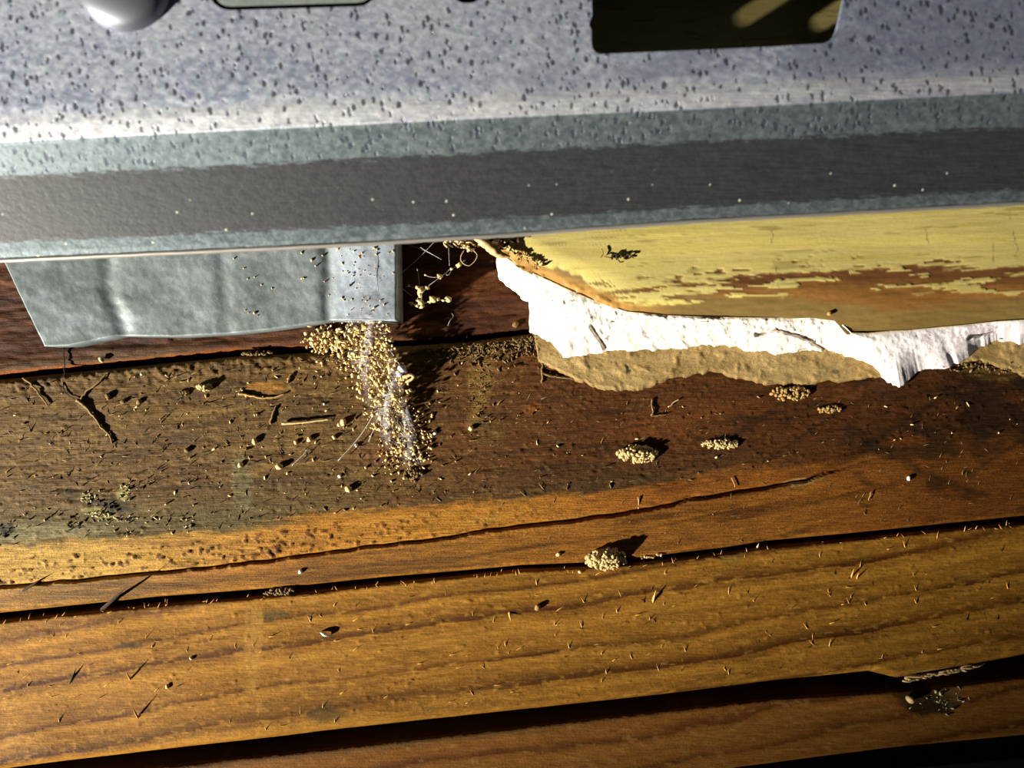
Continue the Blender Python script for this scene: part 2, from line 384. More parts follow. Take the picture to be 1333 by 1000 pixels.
def cB(x, y):
    v = grainB(x, y)
    n1 = fbm(x/80, v/7, 21, 5); n2 = fbm(x/220, v/45, 22, 4); n3 = fbm(x/9, v/2.6, 23, 3); n4 = fbm(x/5, y/5, 24, 2)
    dusty = lin((136, 106, 66)); grey = lin((122, 112, 80)); red = lin((118, 72, 38)); dk = lin((72, 48, 30)); org = lin((236, 168, 72)); brn = lin((186, 126, 58)); pale = lin((250, 204, 116))
    c = np.ones(x.shape+(3,))*dusty
    c = mix(c, lin((128, 84, 46)), sm(430, 640, x+60*n2))
    c = mix(c, red, sm(600, 800, x+80*n2))
    c = mix(c, lin((96, 58, 32)), sm(1000, 1250, x+90*n2)*0.8)
    c = mix(c, dk, np.clip(sm(0.0, 0.7, n1)*0.7, 0, 1))
    c = mix(c, lin((176, 144, 92)), np.clip(sm(0.15, 0.6, -n1), 0, 1)*sm(700, 300, x)*0.7)
    c = mix(c, lin((160, 96, 50)), sm(0.15, 0.6, n2)*sm(350, 600, x)*0.5)
    # pale dust freckles on upper zone
    c = mix(c, lin((186, 158, 100)), sm(0.30, 0.6, fbm(x/6, y/4, 25, 3))*sm(1150, 500, x)*0.6)
    # greying just above the orange band
    bt = y-bandtop(x)
    c = mix(c, grey, sm(-70, -15, bt+20*n2)*sm(520, 250, x)*0.75)
    c = mix(c, lin((172, 166, 140)), blob(x, y, 60, 692, 110, 12, 1, .5, -.08)*0.7)
    c = mix(c, lin((150, 150, 130)), blob(x, y, 315, 635, 14, 40, 2, .7)*0.5)
    c = mix(c, lin((90, 80, 62)), sm(-45, -5, bt+18*n2)*sm(480, 700, x)*sm(1150, 800, x)*0.6)
    # orange lower part
    rt = sm(650, 1000, x); low = sm(-6-14*rt, 8+22*rt, bt+(16+16*rt)*n1+6*n3+30*rt*n2)
    oc = mix(np.ones(x.shape+(3,))*pale, org, sm(50, 420, x+50*n2))
    oc = mix(oc, lin((204, 130, 58)), sm(550, 900, x+70*n2))
    oc = mix(oc, lin((134, 82, 40)), sm(950, 1300, x+80*n2)*0.8)
    oc = mix(oc, lin((120, 66, 30)), np.clip(sm(0.08, 0.6, n1), 0, 1)*0.65)
    oc = mix(oc, pale, np.clip(sm(0.2, 0.6, -n1), 0, 1)*0.35*sm(1100, 500, x))
    pm = fbm(x/5.0, y/4.2, 77, 2); bm_ = sm(6, 16, bt)*sm(58, 44, bt)*sm(1000, 350, x)
    oc = mix(oc, lin((112, 56, 40)), sm(0.26, 0.46, pm)*bm_*0.8)
    ck = y-crack(x)
    below = sm(-3, 8, ck)*sm(1250, 950, x)
    ob = mix(np.ones(x.shape+(3,))*brn, lin((104, 66, 30)), sm(-0.25, 0.5, fbm(x/140, v/8, 29, 4)))
    ob = mix(ob, lin((208, 144, 58)), sm(0.1, 0.5, fbm(x/110, v/6, 33, 3))*0.7)
    oc = mix(oc, ob, below*0.8)
    c = mix(c, oc, low)
    # dark cloud right (round the hidden knot)
    c = mix(c, lin((50, 36, 24)), sm(0.1, 0.55, fbm((x+y*1.3)/60, (y-x*.35)/26, 51, 4)+0.45*sm(1100, 1333, x)-0.002*np.abs(y-560))*sm(850, 1150, x)*0.75)
    c = mix(c, lin((46, 30, 18)), sm(0.25, 0.5, fbm((x+y)/90, (y+x*.62)/10, 53, 3))*sm(820, 1000, x)*sm(680, 560, y)*0.5)
    # dust smears and marks
    c = mix(c, lin((178, 142, 92)), blob(x, y, 625, 505, 16, 50, 4, .9, .15)*0.75)
    c = mix(c, lin((140, 120, 74)), blob(x, y, 640, 560, 26, 20, 5, .9)*0.35)
    c = mix(c, lin((156, 132, 84)), blob(x, y, 560, 460, 140, 14, 6, 1.0, -.05)*0.5)
    c = mix(c, lin((196, 140, 60)), blob(x, y, 348, 504, 28, 9, 7, .5, -.1)*0.95)
    c = mix(c, lin((176, 108, 56)), blob(x, y, 692, 532, 12, 9, 8, .5)*0.7)
    c = mix(c, lin((188, 178, 132)), blob(x, y, 118, 648, 12, 9, 9, .6)*0.9)
    c = mix(c, lin((200, 190, 140)), blob(x, y, 160, 640, 9, 14, 10, .6)*0.9)
    c = mix(c, lin((186, 178, 130)), blob(x, y, 132, 668, 26, 7, 11, .8, .15)*0.8)
    c = mix(c, lin((46, 40, 28)), blob(x, y, 135, 655, 36, 9, 12, 1.3, .3)*0.7)
    c = mix(c, lin((40, 34, 22)), blob(x, y, 8, 690, 10, 9, 13, .6)*0.9)
    c = mix(c, lin((224, 186, 140)), blob(x, y, 1040, 628, 26, 5, 14, .5, -.12)*0.9)
    c = mix(c, lin((140, 112, 66)), sm(0.1, 0.45, fbm(x/16, y/8, 55, 3))*sm(60, 0, y-gapAB(x))*sm(560, 700, x)*sm(860, 700, x))
    c = mix(c, lin((140, 116, 74)), blob(x, y, 1295, 478, 60, 14, 15, .8)*0.7)
    c = c*(1+0.22*n3+0.08*n4)[..., None]
    c = mix(c, lin((30, 20, 12)), np.clip(1-np.abs(y-crack(x))/2.2, 0, 1)*sm(1150, 1100, x)*0.7)
    return c*np.array((.40, .365, .225))*(1+0.0*n3)[..., None]
x0, x1 = -300, 1453
bB = plank('timber_board', x0, x1, lambda x: gapAB(x)+2, lambda x: gap1(x)-np.interp(x, [0, 400, 700, 900, 1333], [5, 4.5, 2.2, 3.2, 4]), 0, hB, cB, 'wood', 0.035)
tag(bB, 'wide weathered brown timber board across the middle with an orange lower edge', 'board')

# --- board A, upper dark one, under bracket and plaster
def hA(x, y, dt=None, db=None):
    v = y+0.06*x
    db = (gapAB(x)-3)-y if db is None else db
    h = 0.0005*fbm(x/70, v/6, 103, 5)+0.0003*fbm(x/16, v/3, 104, 3)+0.0005*fbm(x/60, y/40, 105, 2)
    h -= 0.0012*np.clip(fbm(x/60, v/5, 107, 3)-0.3, 0, .4)
    h -= 0.0030*np.clip(1-db/np.interp(x, [0, 200, 400, 520, 700], [5, 8, 9, 5, 5]), 0, 1)**1.3
    return h
def cA(x, y):
    v = y+0.06*x; n1 = fbm(x/90, v/6, 110, 5); n2 = fbm(x/8, v/2.4, 111, 3)
    c = np.ones(x.shape+(3,))*lin((92, 54, 30))
    c = mix(c, lin((132, 84, 44)), sm(-.1, .5, n1)*0.7)
    c = mix(c, lin((48, 28, 18)), sm(0.1, .6, -n1)*0.7)
    c = mix(c, lin((116, 92, 60)), sm(330, 200, x)*sm(30, 10, gapAB(x)-y)*0.7)
    c = mix(c, lin((190, 118, 54)), sm(11, 5, gapAB(x)-y)*sm(470, 330, x)*0.9)
    c = mix(c, lin((172, 118, 60)), blob(x, y, 555, 425, 34, 9, 19, .6, -.05)*0.6)
    return c*(1+0.25*n2)[..., None]*np.array((.40, .34, .26))
bA = plank('timber_board', x0, x1, lambda x: gapAB(x)*0-170+0*x, lambda x: gapAB(x)-2, -0.0012, hA, cA, 'wood', 0.033, 2.6, 2.4)
tag(bA, 'dark reddish brown timber board seen in the gap between bracket and white plaster', 'board')

# --- board C
def gC(x, y): return y+0.165*x+9*np.sin(x/240+0.6)+7*fbm(x/150, y/60, 201, 2)
def ringC(x, y):
    v = gC(x, y)+3.0*fbm(x/45, y/12, 202, 3)
    s = v/40.0+0.7*fbm(x*0+1, v/60, 203, 2); return s-np.floor(s), np.floor(s)
def hC(x, y, dt=None, db=None):
    f, k = ringC(x, y)
    v = gC(x, y)
    h = 0.00022*(f-0.5)*(0.4+0.6*sm(-.4, .4, vn(x/90, k*3.7, 207)))-0.0000*f
    h += 0.00010*fbm(x/26, v/4, 204, 4)+0.0004*fbm(x/120, y/60, 205, 2)
    h += 0.0006*np.clip(fbm(x/9, v/4, 208, 3)-0.40, 0, .4)
    h -= 0.0012*np.clip(1-dt/(3.5+2*fbm(x/12, x*0, 216, 3)), 0, 1)**2
    h -= 0.0028*np.clip(1-db/13, 0, 1)**2
    return h
def ringcol(f, k, x, y, base, dark, light, s):
    amp = 0.5+0.5*vn(x/140, k*5.3, s)
    c = mix(np.ones(x.shape+(3,))*base, dark, sm(0.70, 0.97, f)*(0.6+0.4*amp))
    c = mix(c, dark, sm(0.1, 0.0, f)*0.5*amp)
    return mix(c, light, sm(0.08, 0.2, f)*sm(0.5, 0.25, f)*0.45)
def cC(x, y):
    f, k = ringC(x, y); v = gC(x, y)
    c = ringcol(f, k, x, y, lin((176, 128, 58)), lin((84, 42, 12)), lin((226, 172, 84)), 211)
    n1 = fbm(x/70, v/6, 212, 4); n2 = fbm(x/6, v/3, 213, 3)
    c = mix(c, lin((130, 92, 44)), sm(0.05, 0.5, n1)*0.5)
    c = mix(c, lin((214, 168, 88)), sm(0.2, 0.5, fbm(x/12, v/4, 214, 3))*0.5)
    c = mix(c, lin((84, 76, 52)), blob(x, y, 420, 930, 26, 12, 31, .7)*0.6)
    c = mix(c, lin((90, 80, 58)), blob(x, y, 165, 840, 22, 6, 32, .7)*0.6)
    c = mix(c, lin((100, 92, 60)), blob(x, y, 362, 800, 22, 8, 33, .8)*0.7)
    c = mix(c, lin((206, 164, 92)), blob(x, y, 330, 850, 12, 70, 34, 1.2)*0.5)
    c = mix(c, lin((150, 130, 80)), blob(x, y, 950, 725, 20, 10, 35, .9)*0.5)
    c = mix(c, lin((226, 214, 176)), blob(x, y, 1215, 880, 46, 6, 36, .7, -.16)*0.9)
    return c*(1+0.16*n2)[..., None]*np.array((.53, .46, .265))
bC = plank('timber_board', x0, x1, lambda x: gap1(x)+np.interp(x, [0, 400, 700, 900, 1333], [4.5, 4, 2.2, 3.0, 3.5]), gap2a, -0.001, hC, cC, 'wood_low', 0.034)
tag(bC, 'golden brown timber board with curved dark grain lines, second board from the bottom', 'board')

# --- board D
def hD(x, y, dt=None, db=None):
    v = y+0.15*x; return 0.00015*fbm(x/60, v/9, 304, 3)-0.0010*np.clip(1-dt/3.5, 0, 1)**2-0.0010*np.clip(1-db/4, 0, 1)**2+0.0001*fbm(x/16, y/5, 305, 3)
def cD(x, y):
    v = y+0.17*x+8*np.sin(x/200); s = v/42+0.3*fbm(x/120, y/40, 306, 2); f = s-np.floor(s)
    c = ringcol(f, np.floor(s), x, y, lin((168, 116, 56)), lin((112, 66, 26)), lin((190, 138, 72)), 311)
    c = mix(c, lin((200, 164, 104)), sm(.3, .55, fbm(x/14, y/5, 312, 3))*0.5)
    c = mix(c, lin((44, 38, 26)), blob(x, y, 1200, 912, 52, 18, 37, .9, .25)*0.85)
    c = mix(c, lin((120, 112, 84)), blob(x, y, 1232, 912, 18, 16, 38, .9)*0.5)
    c = mix(c, lin((84, 76, 54)), sm(14, 4, y-gap2b(x))*sm(1000, 600, x)*0.5)
    return c*np.array((.46, .395, .27))
bD = plank('timber_board', x0, x1, gap2b, endD, -0.004, hD, cD, 'wood_low', 0.035, 2.6, 2.4)
tag(bD, 'blurred golden timber board below the widest dark gap, along the bottom edge', 'board')
# board below D, mostly dark
bE = plank('timber_board', x0, x1, lambda x: endD(x)+30, lambda x: endD(x)+220, -0.030, hD, lambda x, y: np.ones(x.shape+(3,))*lin((70, 66, 60))*(1+.2*fbm(x/50, y/8, 5))[..., None], 'wood_low', 0.03, 8, 8)
tag(bE, 'dark board lying deep below the bottom right corner', 'board')

# ================================================================== YELLOW BOARD
zY = 0.010
up = [(650, 326), (661, 336), (673, 345), (690, 353), (710, 362), (732, 372), (750, 380), (780, 393), (815, 405), (870, 410), (920, 412), (985, 413), (1010, 413), (1060, 411), (1090, 415), (1108, 433), (1130, 433), (1160, 430), (1185, 429), (1215, 426), (1240, 424), (1270, 421), (1300, 418), (1333, 416), (1453, 410)]
lo = [(646, 330), (650, 365), (675, 383), (688, 395), (690, 430), (715, 445), (735, 465), (790, 459), (850, 455), (905, 452), (940, 449), (985, 458), (1010, 460), (1065, 456), (1100, 463), (1130, 472), (1158, 497), (1172, 503), (1196, 482), (1238, 478), (1252, 470), (1274, 452), (1300, 444), (1333, 448), (1453, 446)]
edgeY = pl(up)
edgeD = pl([p for p in up if not 1020 < p[0] < 1150]+[])
def wear(x): return np.interp(x, [690, 760, 800, 850, 900, 960, 1050, 1120, 1200, 1333], [352, 378, 386, 378, 368, 364, 352, 356, 352, 356])
def hY(x, y, dt=None, db=None):
    d = edgeD(x)+2-y; v = y+0.045*x
    h = 0.00007*fbm(x/80, v/3, 401, 4)+0.0003*fbm(x/150, y/70, 402, 2)
    h -= 0.0022*np.clip(1-d/46, 0, 1)**1.6
    pm = paintmask(x, y); h += 0.00018*pm
    rough = 1-pm; h += rough*0.00013*fbm(x/22, y/4, 403, 4)
    h += 0.0010*np.clip(fbm(x/14, y/8, 404, 3)+0.2, 0, 1)*sm(16, 4, d)*sm(860, 760, x)
    return h
def paintmask(x, y):
    v = y+0.03*x
    n = fbm(x/70, v/6, 405, 5)*15+fbm(x/14, y/6, 406, 3)*6
    m = sm(3, -3, y-wear(x)+n+6)
    is2 = sm(.18, .24, fbm(x/60+3, v/6, 409, 4)-0.02*np.abs(y-wear(x)-12)/3)*sm(40, 20, y-wear(x))*sm(760, 800, x)
    m = np.maximum(m, is2)
    sc = sm(.34, .44, fbm(x/26, v/3, 407, 3))*sm(-30, -12, y-wear(x))*sm(0, -12, y-wear(x))
    m = m*(1-sc)
    # bare strip along the slanting left end
    d = edgeY(x)-y; m = m*sm(10, 16, d+7*fbm(x/12, y/7, 408, 3)-10*sm(700, 730, x)*sm(800, 740, x))
    return m
def cY(x, y):
    pm = paintmask(x, y); d = edgeD(x)-y; v = y+0.045*x
    br = np.ones(x.shape+(3,))*lin((108, 68, 36))
    br = mix(br, lin((142, 98, 46)), sm(6, 24, y-wear(x)+5*fbm(x/40, v/5, 410, 3)))
    br = mix(br, lin((128, 104, 56)), sm(36, 20, d+8*fbm(x/40, y/8, 411, 3))*0.95)
    br = mix(br, lin((190, 140, 66)), sm(20, 8, d)*sm(900, 800, x)*0.8)
    br = br*(1+0.2*fbm(x/40, v/3, 412, 4))[..., None]
    ye = np.ones(x.shape+(3,))*lin((200, 182, 110))
    ye = mix(ye, lin((190, 172, 90)), sm(-.1, .5, fbm(x/140, v/5, 413, 5))*0.7)
    ye = mix(ye, lin((226, 206, 110)), sm(.0, .5, fbm(x/300, v/16, 414, 2))*0.5)
    ye = mix(ye, lin((120, 104, 56)), sm(.40, .6, fbm(x/60, v/4, 415, 3))*0.5)
    # hairline cracks across the paint
    for (cx, s_) in ((1290, .04), (1205, .10), (1003, .15), (1318, .2)):
        ln = np.abs(x-cx-s_*(y-300)-4*fbm(y/9, y*0+cx, 416, 3)); ye = mix(ye, lin((120, 104, 58)), np.clip(1-ln/1.2, 0, 1)*sm(.0, .3, vn(y/14, y*0+cx, 417))*0.8)
    return mix(br, ye, pm)*0.86
bY = plank('painted_board', 652, x1, lambda x: 0*x-190, lambda x: edgeY(x)+2, zY, hY, cY, 'paint', 0.0098, 2.0, 2.0)
# plank() uses k at z0 so the edge lines match the photograph at the board's own height
tag(bY, 'yellow painted board with worn brown lower edge above the white plaster', 'board')

# ================================================================== PLASTER (white, broken)
def strip_mesh(name, U, L, zu, zl, mat, nu, nv, zfun, cfun, bow=0.0):
    U = np.array(U, float); L = np.array(L, float)
    seg = np.concatenate([[0], np.cumsum(np.hypot(*(np.diff((U+L)/2, axis=0).T)))]); t = np.linspace(0, seg[-1], nu)
    ux = np.interp(t, seg, U[:, 0]); uy = np.interp(t, seg, U[:, 1]); lx = np.interp(t, seg, L[:, 0]); ly = np.interp(t, seg, L[:, 1])
    s = np.linspace(0, 1, nv)[None, :]
    lx = lx+2.5*fbm(t/9, t*0+1, 501, 3); ly = ly+4.0*fbm(t/11, t*0+2, 502, 4)
    X = ux[:, None]*(1-s)+lx[:, None]*s; Y = uy[:, None]*(1-s)+ly[:, None]*s
    Z = zfun(X, Y, s+0*X, t[:, None]+0*X)
    K = S*(D-Z)/D
    V = np.stack([(X-666.5)*K, (500-Y)*K, Z], -1)
    C = cfun(X, Y, s+0*X)
    # closing back: drop to the underside
    VB = V.copy(); VB[..., 2] = np.minimum(V[..., 2]-0.0004, 0.0001); VB[:, 0, 2] = 0.0001
    nA = nu*nv
    i = (np.arange(nu-1)[:, None]*nv+np.arange(nv-1)[None, :]).ravel()
    F = [np.stack([i, i+1, i+nv+1, i+nv], 1), np.stack([i, i+nv, i+nv+1, i+1], 1)+nA]
    e = np.arange(nv-1); F.append(np.stack([e+1, e, e+nA, e+1+nA], 1))
    e = (nu-1)*nv+np.arange(nv-1); F.append(np.stack([e, e+1, e+1+nA, e+nA], 1))
    e = np.arange(nu-1)*nv; F.append(np.stack([e, e+nv, e+nv+nA, e+nA], 1))
    e = np.arange(nu-1)*nv+nv-1; F.append(np.stack([e+nv, e, e+nA, e+nv+nA], 1))
    V = np.concatenate([V.reshape(-1, 3), VB.reshape(-1, 3)]); C = np.concatenate([C.reshape(-1, 3)]*2)
    return link_mesh(name, V, np.concatenate(F), mat, attrs={'Col': ('FLOAT_COLOR', np.clip(C, 0, 1))})
def zPl(X, Y, s, t):
    zt = zY-0.0018+0*X
    prof = 1-0.10*s-0.90*s**1.7*0.94
    z = 0.0006+(zt-0.0006)*prof
    env = sm(0, .12, s)*sm(1.0, .75, s)
    env = env*(1-0.55*sm(1090, 1150, X))
    z += env*(0.0011*fbm(X/34, Y/24, 510, 4)+0.00055*np.abs(fbm(X/12, Y/12, 511, 4))+0.00012*fbm(X/4, Y/4, 512, 2))
    # cracks
    for (a, b) in (((985, 436), (1012, 428)), ((1012, 428), (1062, 444)), ((770, 425), (788, 452)), ((1262, 440), (1300, 428)), ((1045, 438), (1075, 456))):
        ax, ay = a; bx, by = b; L2 = (bx-ax)**2+(by-ay)**2
        u = np.clip(((X-ax)*(bx-ax)+(Y-ay)*(by-ay))/L2, 0, 1)
        dd = np.hypot(X-ax-u*(bx-ax), Y-ay-u*(by-ay)+1.6*fbm(X/6, X*0, 513, 2)); z -= 0.0020*np.clip(1-dd/3.2, 0, 1)
    z += 0.0007*sm(1110, 1170, X)*sm(1290, 1210, X)*sm(0, .5, s)*sm(1.0, .7, s)
    return z
def cPl(X, Y, s):
    c = np.ones(X.shape+(3,))*lin((236, 226, 212))
    c = mix(c, lin((226, 218, 222)), sm(1080, 1180, X)*0.8)
    c = mix(c, lin((170, 140, 84)), sm(.42, .55, fbm(X/7, Y/6, 520, 3))*0.35)
    c = mix(c, lin((210, 178, 112)), sm(.07, .0, s)*0.8)
    c = mix(c, lin((96, 60, 40)), sm(.86, .93, fbm(X/4.5, Y/4.5, 521, 1)))
    return c
plr = strip_mesh('plaster_fill', up, lo, 0, 0, 'plaster', 620, 46, zPl, cPl)
tag(plr, 'crumbling white plaster ridge along the lower edge of the yellow board', 'plaster')

# tan patch below the plaster
tu = [(696, 436), (722, 440), (760, 455), (820, 450), (880, 447), (940, 443), (1000, 450), (1060, 450), (1120, 460), (1160, 480)]
tl = [(699, 470), (722, 482), (772, 505), (825, 510), (872, 495), (928, 483), (985, 500), (1040, 501), (1118, 494), (1166, 490)]
def zT(X, Y, s, t):
    return 0.0009+0.0003*fbm(X/22, Y/14, 601, 4)+0.0005*np.clip(fbm(X/10, Y/10, 602, 3)-.1, 0, 1)+0*s-0.0004*sm(.9, 1, s)
def cT(X, Y, s):
    c = np.ones(X.shape+(3,))*lin((158, 132, 84)); n = fbm(X/40, Y/22, 603, 5)
    c = mix(c, lin((122, 98, 56)), sm(0, .5, n)*0.6); c = mix(c, lin((184, 156, 104)), sm(.1, .5, -n)*0.4)
    c = mix(c, lin((70, 66, 60)), blob(X, Y, 818, 483, 4, 3, 61, .2)); c = mix(c, lin((80, 78, 66)), blob(X, Y, 1088, 484, 6, 3, 62, .3)*.8)
    c = mix(c, lin((110, 80, 40)), sm(.9, 1, s)*0.6)
    return c
tp = strip_mesh('paper_backing', tu, tl, 0, 0, 'mortar', 300, 34, zT, cT)
tag(tp, 'tan torn paper backing stuck to the brown board under the white plaster', 'paper backing')
tu2 = [(1248, 452), (1275, 446), (1300, 440), (1340, 440), (1453, 440)]
tl2 = [(1250, 474), (1275, 470), (1300, 478), (1340, 492), (1453, 494)]
tp2 = strip_mesh('paper_backing', tu2, tl2, 0, 0, 'mortar', 120, 26, zT, cT)
tag(tp2, 'small tan paper scrap under the plaster at the right edge', 'paper backing')

# ================================================================== GALVANISED BRACKET
zK = 0.0068
botK = pl([(-60, 462), (58, 451), (90, 450), (150, 437), (230, 438), (300, 434), (350, 429), (430, 417), (519, 418)])
def hK(x, y, dt, db):
    sl = (y-340)/100.0
    cx = 137+24*sl+4*np.sin(y/16); h = -0.0006*np.exp(-((x-cx)/11)**2)+0.0004*sm(cx-14, cx+20, x)
    cx2 = 424+8*sl-3*np.sin(y/20); h = h-0.0005*np.exp(-((x-cx2)/8)**2)+0.0011*sm(cx2-2, cx2+50, x)
    h = h-0.0006*np.exp(-((x-290-8*sl)/10)**2)*0.5
    h = h+0.0003*fbm(x/60, y/50, 701, 3)+0.00012*fbm(x/12, y/12, 702, 3)
    h = h-0.0014*np.clip(1-(520-x)/5, 0, 1)**2
    return h
def cK(x, y):
    n = fbm(x/34, y/26, 703, 5); n2 = fbm(x/3.5, y/3.5, 704, 3)
    c = np.ones(x.shape+(3,))*lin((150, 160, 160))
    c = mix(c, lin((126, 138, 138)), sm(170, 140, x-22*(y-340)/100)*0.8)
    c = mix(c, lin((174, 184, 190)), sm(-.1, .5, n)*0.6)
    c = mix(c, lin((206, 218, 232)), sm(425, 450, x)*0.9)  # right strip painted paler, as it faces the light more
    c = mix(c, lin((112, 122, 120)), sm(.1, .5, -n)*0.5)
    return c*(1+0.12*n2)[..., None]*0.60
def bracket():
    xs = np.arange(-30, 521, 2.0); nx = len(xs); ny = 110
    tt = np.linspace(0, 1, ny)[None, :]
    # left end slants, so shear the columns with y
    U = np.repeat(((xs+30)/550)[:, None], ny, 1)
    Yt = 230.0
    Xb = 58+U*(520-58); Yb = botK(Xb)
    Xt = -48+U*(517+48)
    Y = Yt*(1-tt)+Yb*tt; X = Xt*(1-tt)+Xb*tt
    Z = zK+hK(X, Y, Y-Yt, Yb-Y)
    K = S*(D-zK)/D
    V = np.stack([(X-666.5)*K, (500-Y)*K, Z], -1).reshape(-1, 3); C = cK(X, Y).reshape(-1, 3)
    i = (np.arange(nx-1)[:, None]*ny+np.arange(ny-1)[None, :]).ravel()
    F = [np.stack([i, i+1, i+ny+1, i+ny], 1)]
    ring = np.array(list(range(0, ny))+[r*ny+ny-1 for r in range(1, nx)]+[(nx-1)*ny+c for c in range(ny-2, -1, -1)]+[r*ny for r in range(nx-2, 0, -1)])
    nb = len(V); VB = V[ring].copy(); VB[:, 2] = -0.0008
    j = np.arange(len(ring)); j2 = (j+1) % len(ring)
    F.append(np.stack([ring[j2], ring[j], nb+j, nb+j2], 1))
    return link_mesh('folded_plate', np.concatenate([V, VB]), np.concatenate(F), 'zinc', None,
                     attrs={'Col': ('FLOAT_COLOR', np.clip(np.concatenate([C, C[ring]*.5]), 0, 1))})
bk = bracket(); bk.name = 'metal_bracket'
tag(bk, 'dull grey galvanised bracket plate with slanted left end lying under the steel channel', 'bracket')

# ================================================================== STEEL CHANNEL
cx_ = [0, 440, 666, 883, 1333]
rows = [  # t, image y at the five stations, z
    (0.0, [-420, -440, -450, -460, -480], 0.0385),
    (0.80, [140, 119, 109, 100, 76], 0.0362),
    (0.92, [164, 143, 133, 124, 100], 0.0358),
    (1.0, [183, 162, 151, 142, 119], 0.0352),
    (1.1, [190, 169, 158, 149, 126], 0.0346),
    (2.0, [229, 207, 195, 184, 163], 0.0318),
    (3.0, [316, 297, 286, 272, 248], 0.0262),
    (3.6, [329, 311, 299, 283, 258], 0.0255),
    (3.9, [338, 318, 304, 288, 263], 0.0249),
]
rf = [pl(list(zip(cx_, r[1]))) for r in rows]
def chan():
    pts = []; edges = []; tv = []
    xs = list(range(-220, 1701, 20))
    ids = []
    for r, f in zip(rows, rf):
        row = []
        for x in xs:
            row.append(len(pts)); pts.append(Vector((x, float(f(x))))); tv.append(None)
        for a, b in zip(row[:-1], row[1:]): edges.append((a, b))
        ids.append(row)
    for e in (0, -1):
        col = [r[e] for r in ids]
        for a, b in zip(col[:-1], col[1:]): edges.append((a, b))
    holes = []
    def hole(pp):
        s = len(pts)
        for p in pp: pts.append(Vector(p))
        n = len(pp)
        for i in range(n): edges.append((s+i, s+(i+1) % n))
        holes.append(pp)
    def rr(c, wx, wy, r, rot, n=7):
        out = []
        for qx, qy, a0 in ((1, 1, 0), (-1, 1, 90), (-1, -1, 180), (1, -1, 270)):
            for i in range(n):
                a = math.radians(a0+90*i/(n-1)); x = qx*(wx-r)+r*math.cos(a); y = qy*(wy-r)+r*math.sin(a)
                out.append((c[0]+x*math.cos(rot)-y*math.sin(rot), c[1]+x*math.sin(rot)+y*math.cos(rot)))
        return out
    # rectangular opening, with a nicked left side
    h = [(768, -60), (770, 0), (771, 20), (768, 27), (767, 33), (770, 40), (770, 56), (771, 63), (775, 68), (781, 70.5), (900, 65.5), (1000, 61), (1072, 56.5), (1080, 53), (1086, 46), (1090, 38), (1098, 2), (1104, -20), (1106, -60), (1098, -66), (776, -66)]
    hole(h)
    hole(rr((382, -23), 112, 34, 30, math.radians(-1.7)))
    hole(rr((608, -14), 20, 18, 17, 0))
    for c in SLOTS: hole(rr(c, 50, 10, 9.5, math.radians(-33)))
    v2, e2, f2, ov, oe, of = geometry.delaunay_2d_cdt(pts, edges, [], 1, 0.01)
    def inside(p, poly):
        r = False; n = len(poly)
        for i in range(n):
            a = poly[i]; b = poly[(i+1) % n]
            if (a[1] > p[1]) != (b[1] > p[1]) and p[0] < (b[0]-a[0])*(p[1]-a[1])/(b[1]-a[1])+a[0]: r = not r
        return r
    F = []
    for f in f2:
        c = sum((v2[i] for i in f), Vector((0, 0)))/len(f)
        if not any(inside(c, h_) for h_ in holes):
            a, b_, c_ = [v2[i] for i in f][:3]
            F.append(tuple(f) if (b_-a).cross(c_-a) < 0 else tuple(reversed(f)))
    V = []; T = []
    for p in v2:
        ys = [float(f(p.x)) for f in rf]; t = float(np.interp(p.y, ys, [r[0] for r in rows])); z = float(np.interp(p.y, ys, [r[2] for r in rows]))
        V.append(P(p.x, p.y, z)); T.append(t)
    return V, F, T
# slots added out of frame to pass the added lamp's streaks on to the painted board below
st = [P(988, 16, zY), P(1060, 22, zY)]
az2, el2 = math.radians(33), math.radians(22)
dir2 = Vector((math.cos(az2)*math.cos(el2), math.sin(az2)*math.cos(el2), math.sin(el2)))
SLOTS = []
for s_ in st:
    q = s_+dir2*((0.038-zY)/dir2.z); k = S*(D-0.038)/D
    SLOTS.append((q.x/k+666.5, 500-q.y/k))
V, F, T = chan()
ch = empty('steel_channel', P(666, 100, 0.036), 'galvanised steel channel with punched holes running across the top above the boards', 'metal channel')
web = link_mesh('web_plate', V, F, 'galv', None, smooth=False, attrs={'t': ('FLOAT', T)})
web.parent = ch; web.matrix_parent_inverse = Matrix.Translation(-ch.location)
def child(o, p):
    o.parent = p; o.matrix_parent_inverse = Matrix.Translation(-p.location); return o
so = web.modifiers.new('thick', 'SOLIDIFY'); so.thickness = 0.0014; so.offset = -1
# rolled bright lower edge
xs = list(range(-220, 1701, 40)); fe = rf[-1]
child(tube('rolled_edge', [P(x, float(fe(x))+1.0, 0.0246+0.00002*math.sin(x/30)) for x in xs], 0.00065, 'edge', sides=10, sub=3), ch)
# unseen baffle added under the channel, blocking light behind the opening
yf = 0.066
pf = [(-.17, .0346), (.20, .0346), (.20, .0103), (-.0045, .0103), (-.0045, .0004), (-.17, .0004)]
V = [(x, yf-.0028+x*.054+e, z) for e in (0, .0015) for x, z in pf]
child(link_mesh('light_baffle', V, [tuple(range(5, -1, -1)), tuple(range(6, 12))]+[(i, (i+1) % 6, (i+1) % 6+6, i+6) for i in range(6)], 'zinc', smooth=False,
      attrs={'Col': ('FLOAT_COLOR', np.ones((12, 3))*0.1)}), ch)
